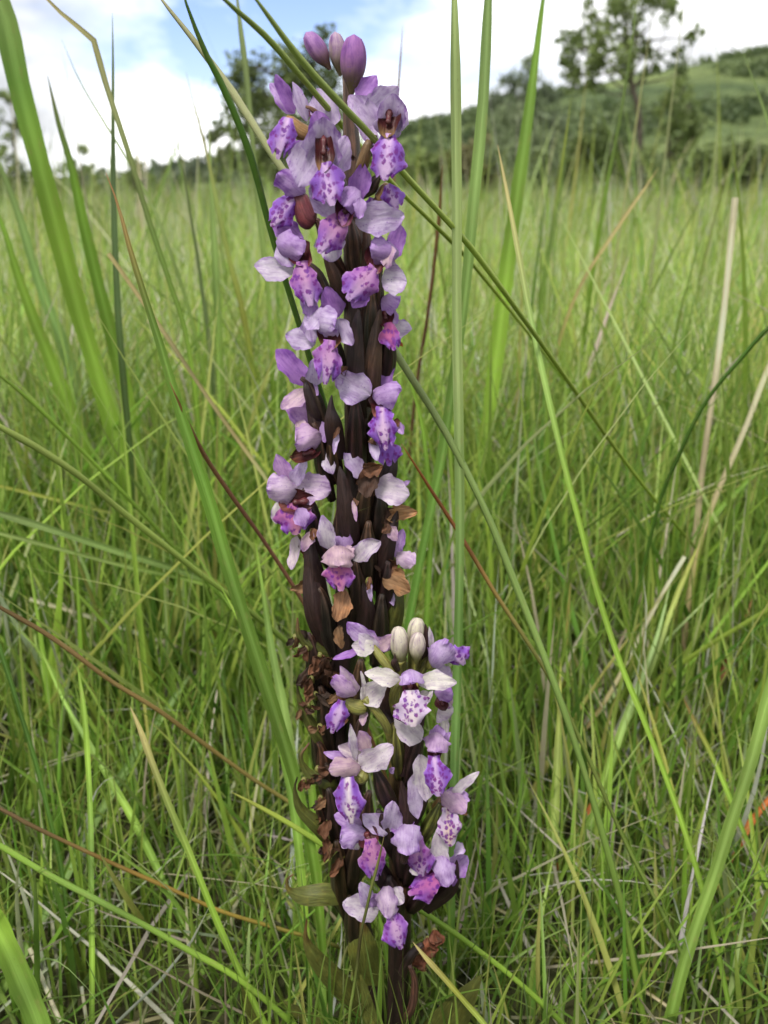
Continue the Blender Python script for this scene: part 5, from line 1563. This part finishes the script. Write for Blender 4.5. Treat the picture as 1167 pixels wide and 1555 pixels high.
F(plant2, Y2, 14, [('u', 558, 1074, 524, 1066, 24, OL * 1.05, {'bow': 0.1}), ('s', 542, 1052, 517, 1010, 20, KK * 0.6 + PP * 0.4, {'viol': 0.4}), ('hv', 540, 1056, 504, 1030, 28, MM * 0.5 + KK * 0.5, {'viol': 0.4}), ('s', 555, 1068, 546, 1024, 9, WW, {'roll': 35, 'side': 0.12}),
                   ('s', 550, 1064, 590, 1036, 38, WW * 0.8 + PP * 0.2, {'viol': 0.15}), ('l', 520, 1064, 504, 1114, 32, PALE_LIP, {'z': (3, 5)}), ('s', 556, 1080, 550, 1102, 12, KK)])
F(plant2, Y2, 6, [('m', 668, 1060, 676, 1076, 18, A_([0.12, 0.05, 0.05])), ('hv', 660, 1050, 690, 1056, 26, MM, {'viol': 0.7}), ('s', 666, 1074, 688, 1084, 34, LW, {'viol': 0.25, 'rnd': 0.5}), ('s', 672, 1060, 686, 1074, 22, KK * 0.7), ('s', 676, 1078, 678, 1120, 12, WW, {'roll': 30}), ('s', 646, 1068, 656, 1050, 12, WW)])
F(plant2, Y2, 16, [('m', 662, 1132, 660, 1156, 20, OO, {'c2': OL * 1.3, 'z': (2, 6)}), ('b', 660, 1124, 666, 1100, 26, MM, {'viol': 0.5}), ('hv', 664, 1112, 662, 1144, 38, MM * 0.6 + KK * 0.4, {'viol': 0.35, 'arch': 0.25, 'rnd': 0.35, 'z': (3, 10)}), ('b', 640, 1150, 630, 1144, 12, MM),
                   ('s', 640, 1146, 646, 1212, 36, WW * 0.7 + PP * 0.3, {'viol': 0.2, 'z': (3, 4), 'roll': -15}), ('s', 628, 1176, 634, 1246, 26, PP, {'viol': 0.2, 'z': (0, 2)}), ('l', 660, 1148, 666, 1210, 40, PALE_LIP, {'z': (8, 12), 'notch': 0.05, 'cup': -0.75}), ('s', 676, 1124, 684, 1112, 10, MM)])
F(plant2, Y2, 16, [('u', 552, 1168, 540, 1182, 30, OL * 1.0, {'bow': 0.2}), ('s', 540, 1154, 534, 1102, 13, WW * 0.7 + PP * 0.3, {'roll': 25}), ('b', 544, 1158, 492, 1142, 16, MM, {'viol': 0.6}), ('hv', 548, 1164, 498, 1168, 30, KK * 0.9, {'viol': 0.15, 'crumple': 0.02}),
                   ('s', 548, 1164, 596, 1134, 40, LW, {'viol': 0.22, 'roll': 10, 'rnd': 0.55}), ('b', 560, 1154, 514, 1132, 28, WW * 0.6 + KK * 0.4), ('b', 560, 1140, 545, 1110, 24, KK * 0.8), ('s', 592, 1172, 600, 1166, 10, MM), ('l', 528, 1180, 534, 1252, 44, CREAM_LIP, {'z': (7, 11), 'viol': 0.45})])
F(plant2, Y2, 9, [('u', 660, 1230, 672, 1212, 20, OO * 0.8), ('s', 686, 1206, 728, 1172, 16, WW * 0.6 + PP * 0.4, {'viol': 0.2}), ('b', 672, 1212, 712, 1206, 24, MM, {'viol': 0.5}), ('hv', 672, 1204, 708, 1234, 30, KK * 0.7 + MM * 0.3, {'viol': 0.3}), ('s', 690, 1204, 714, 1216, 16, MM), ('w', 700, 1226, 710, 1238, 10, TT),
                  ('l', 680, 1226, 684, 1286, 36, A_([0.60, 0.44, 0.40]), {'viol': 0.0, 'notch': 0.02, 'cup': -0.7})], label='faded flower with a peach lip flecked brown')
F(plant2, Y2, 14, [('m', 555, 1262, 566, 1282, 30, A_([0.2, 0.07, 0.05]), {'c2': SP_RED}), ('b', 550, 1254, 508, 1238, 30, MM, {'viol': 0.6}), ('hv', 556, 1262, 514, 1276, 36, MM * 0.6 + PP * 0.4, {'viol': 0.5}), ('s', 530, 1272, 520, 1288, 16, PP), ('s', 534, 1270, 545, 1290, 18, WW),
                   ('s', 594, 1264, 550, 1238, 32, PP, {'viol': 0.25}), ('s', 590, 1262, 598, 1216, 32, PP, {'viol': 0.35}), ('l', 562, 1274, 572, 1338, 40, PALE_LIP * 0.8, {'magenta': 0.8})])
F(plant2, Y2, 18, [('u', 612, 1310, 620, 1280, 16, DD * 1.5), ('b', 594, 1260, 630, 1248, 20, VV, {'viol': 0.8}), ('hv', 620, 1252, 620, 1298, 44, PP * 0.6 + MM * 0.4, {'viol': 0.45, 'arch': 0.2, 'rnd': 0.3, 'z': (4, 10)}), ('l', 634, 1276, 640, 1332, 44, PALE_LIP * 0.9, {'magenta': 0.55, 'z': (1, 3)}), ('s', 628, 1312, 634, 1330, 16, WW)])
F(plant2, Y2, 12, [('m', 668, 1322, 656, 1344, 24, MAG * 0.7), ('s', 668, 1330, 664, 1266, 32, LW, {'viol': 0.15, 'roll': 0}), ('b', 676, 1330, 708, 1300, 36, MM, {'viol': 0.6, 'rnd': 0.5}), ('hv', 668, 1300, 680, 1346, 34, PP * 0.4 + MM * 0.6, {'viol': 0.5, 'arch': 0.2}), ('s', 690, 1290, 706, 1290, 20, PP), ('l', 672, 1332, 620, 1358, 42, MAG * 0.6 + PURP * 0.4, {'magenta': 0.75, 'z': (6, 9)}),
                   ('s', 686, 1345, 692, 1320, 14, VV)])
F(plant2, Y2, 16, [('m', 592, 1380, 598, 1394, 20, A_([0.2, 0.07, 0.05])), ('s', 575, 1384, 519, 1372, 38, WW * 0.5 + PP * 0.5, {'viol': 0.2, 'rnd': 0.5}), ('s', 566, 1378, 545, 1338, 26, PP, {'viol': 0.3}), ('s', 594, 1350, 614, 1370, 26, WW * 0.6 + PP * 0.4, {'viol': 0.15}), ('s', 574, 1376, 566, 1356, 22, MM),
                   ('hv', 586, 1346, 592, 1394, 32, PP * 0.6 + KK * 0.4, {'viol': 0.45, 'arch': 0.2, 'rnd': 0.4}), ('b', 584, 1356, 592, 1346, 24, VV, {'viol': 0.7}), ('l', 594, 1388, 610, 1442, 40, PALE_LIP * 0.85, {'notch': 0.12, 'magenta': 0.25})])
for (x, y, r) in [(650, 1440, 26), (638, 1462, 22), (660, 1425, 22)]:
    F(plant2, Y2, 2, [('w', x, y - r * 0.6, x + 4, y + r * 0.6, r, A_([0.20, 0.07, 0.035]), {'crumple': 0.15}), ('w', x - r * 0.4, y, x + r * 0.5, y + 6, r * 0.7, BB, {'crumple': 0.2})], name='withered_flower')
tube_part(plant2, Y2, 'ovary', [(606, 1500, 0, 12), (618, 1462, 8, 15), (632, 1442, 8, 13), (642, 1434, 8, 8)], DD * 1.8)
tube_part(plant2, Y2, 'ovary', [(606, 1560, 0, 10), (626, 1530, 8, 13), (630, 1490, 10, 10), (622, 1465, 10, 6)], DD * 2.2 + BB * 0.4)
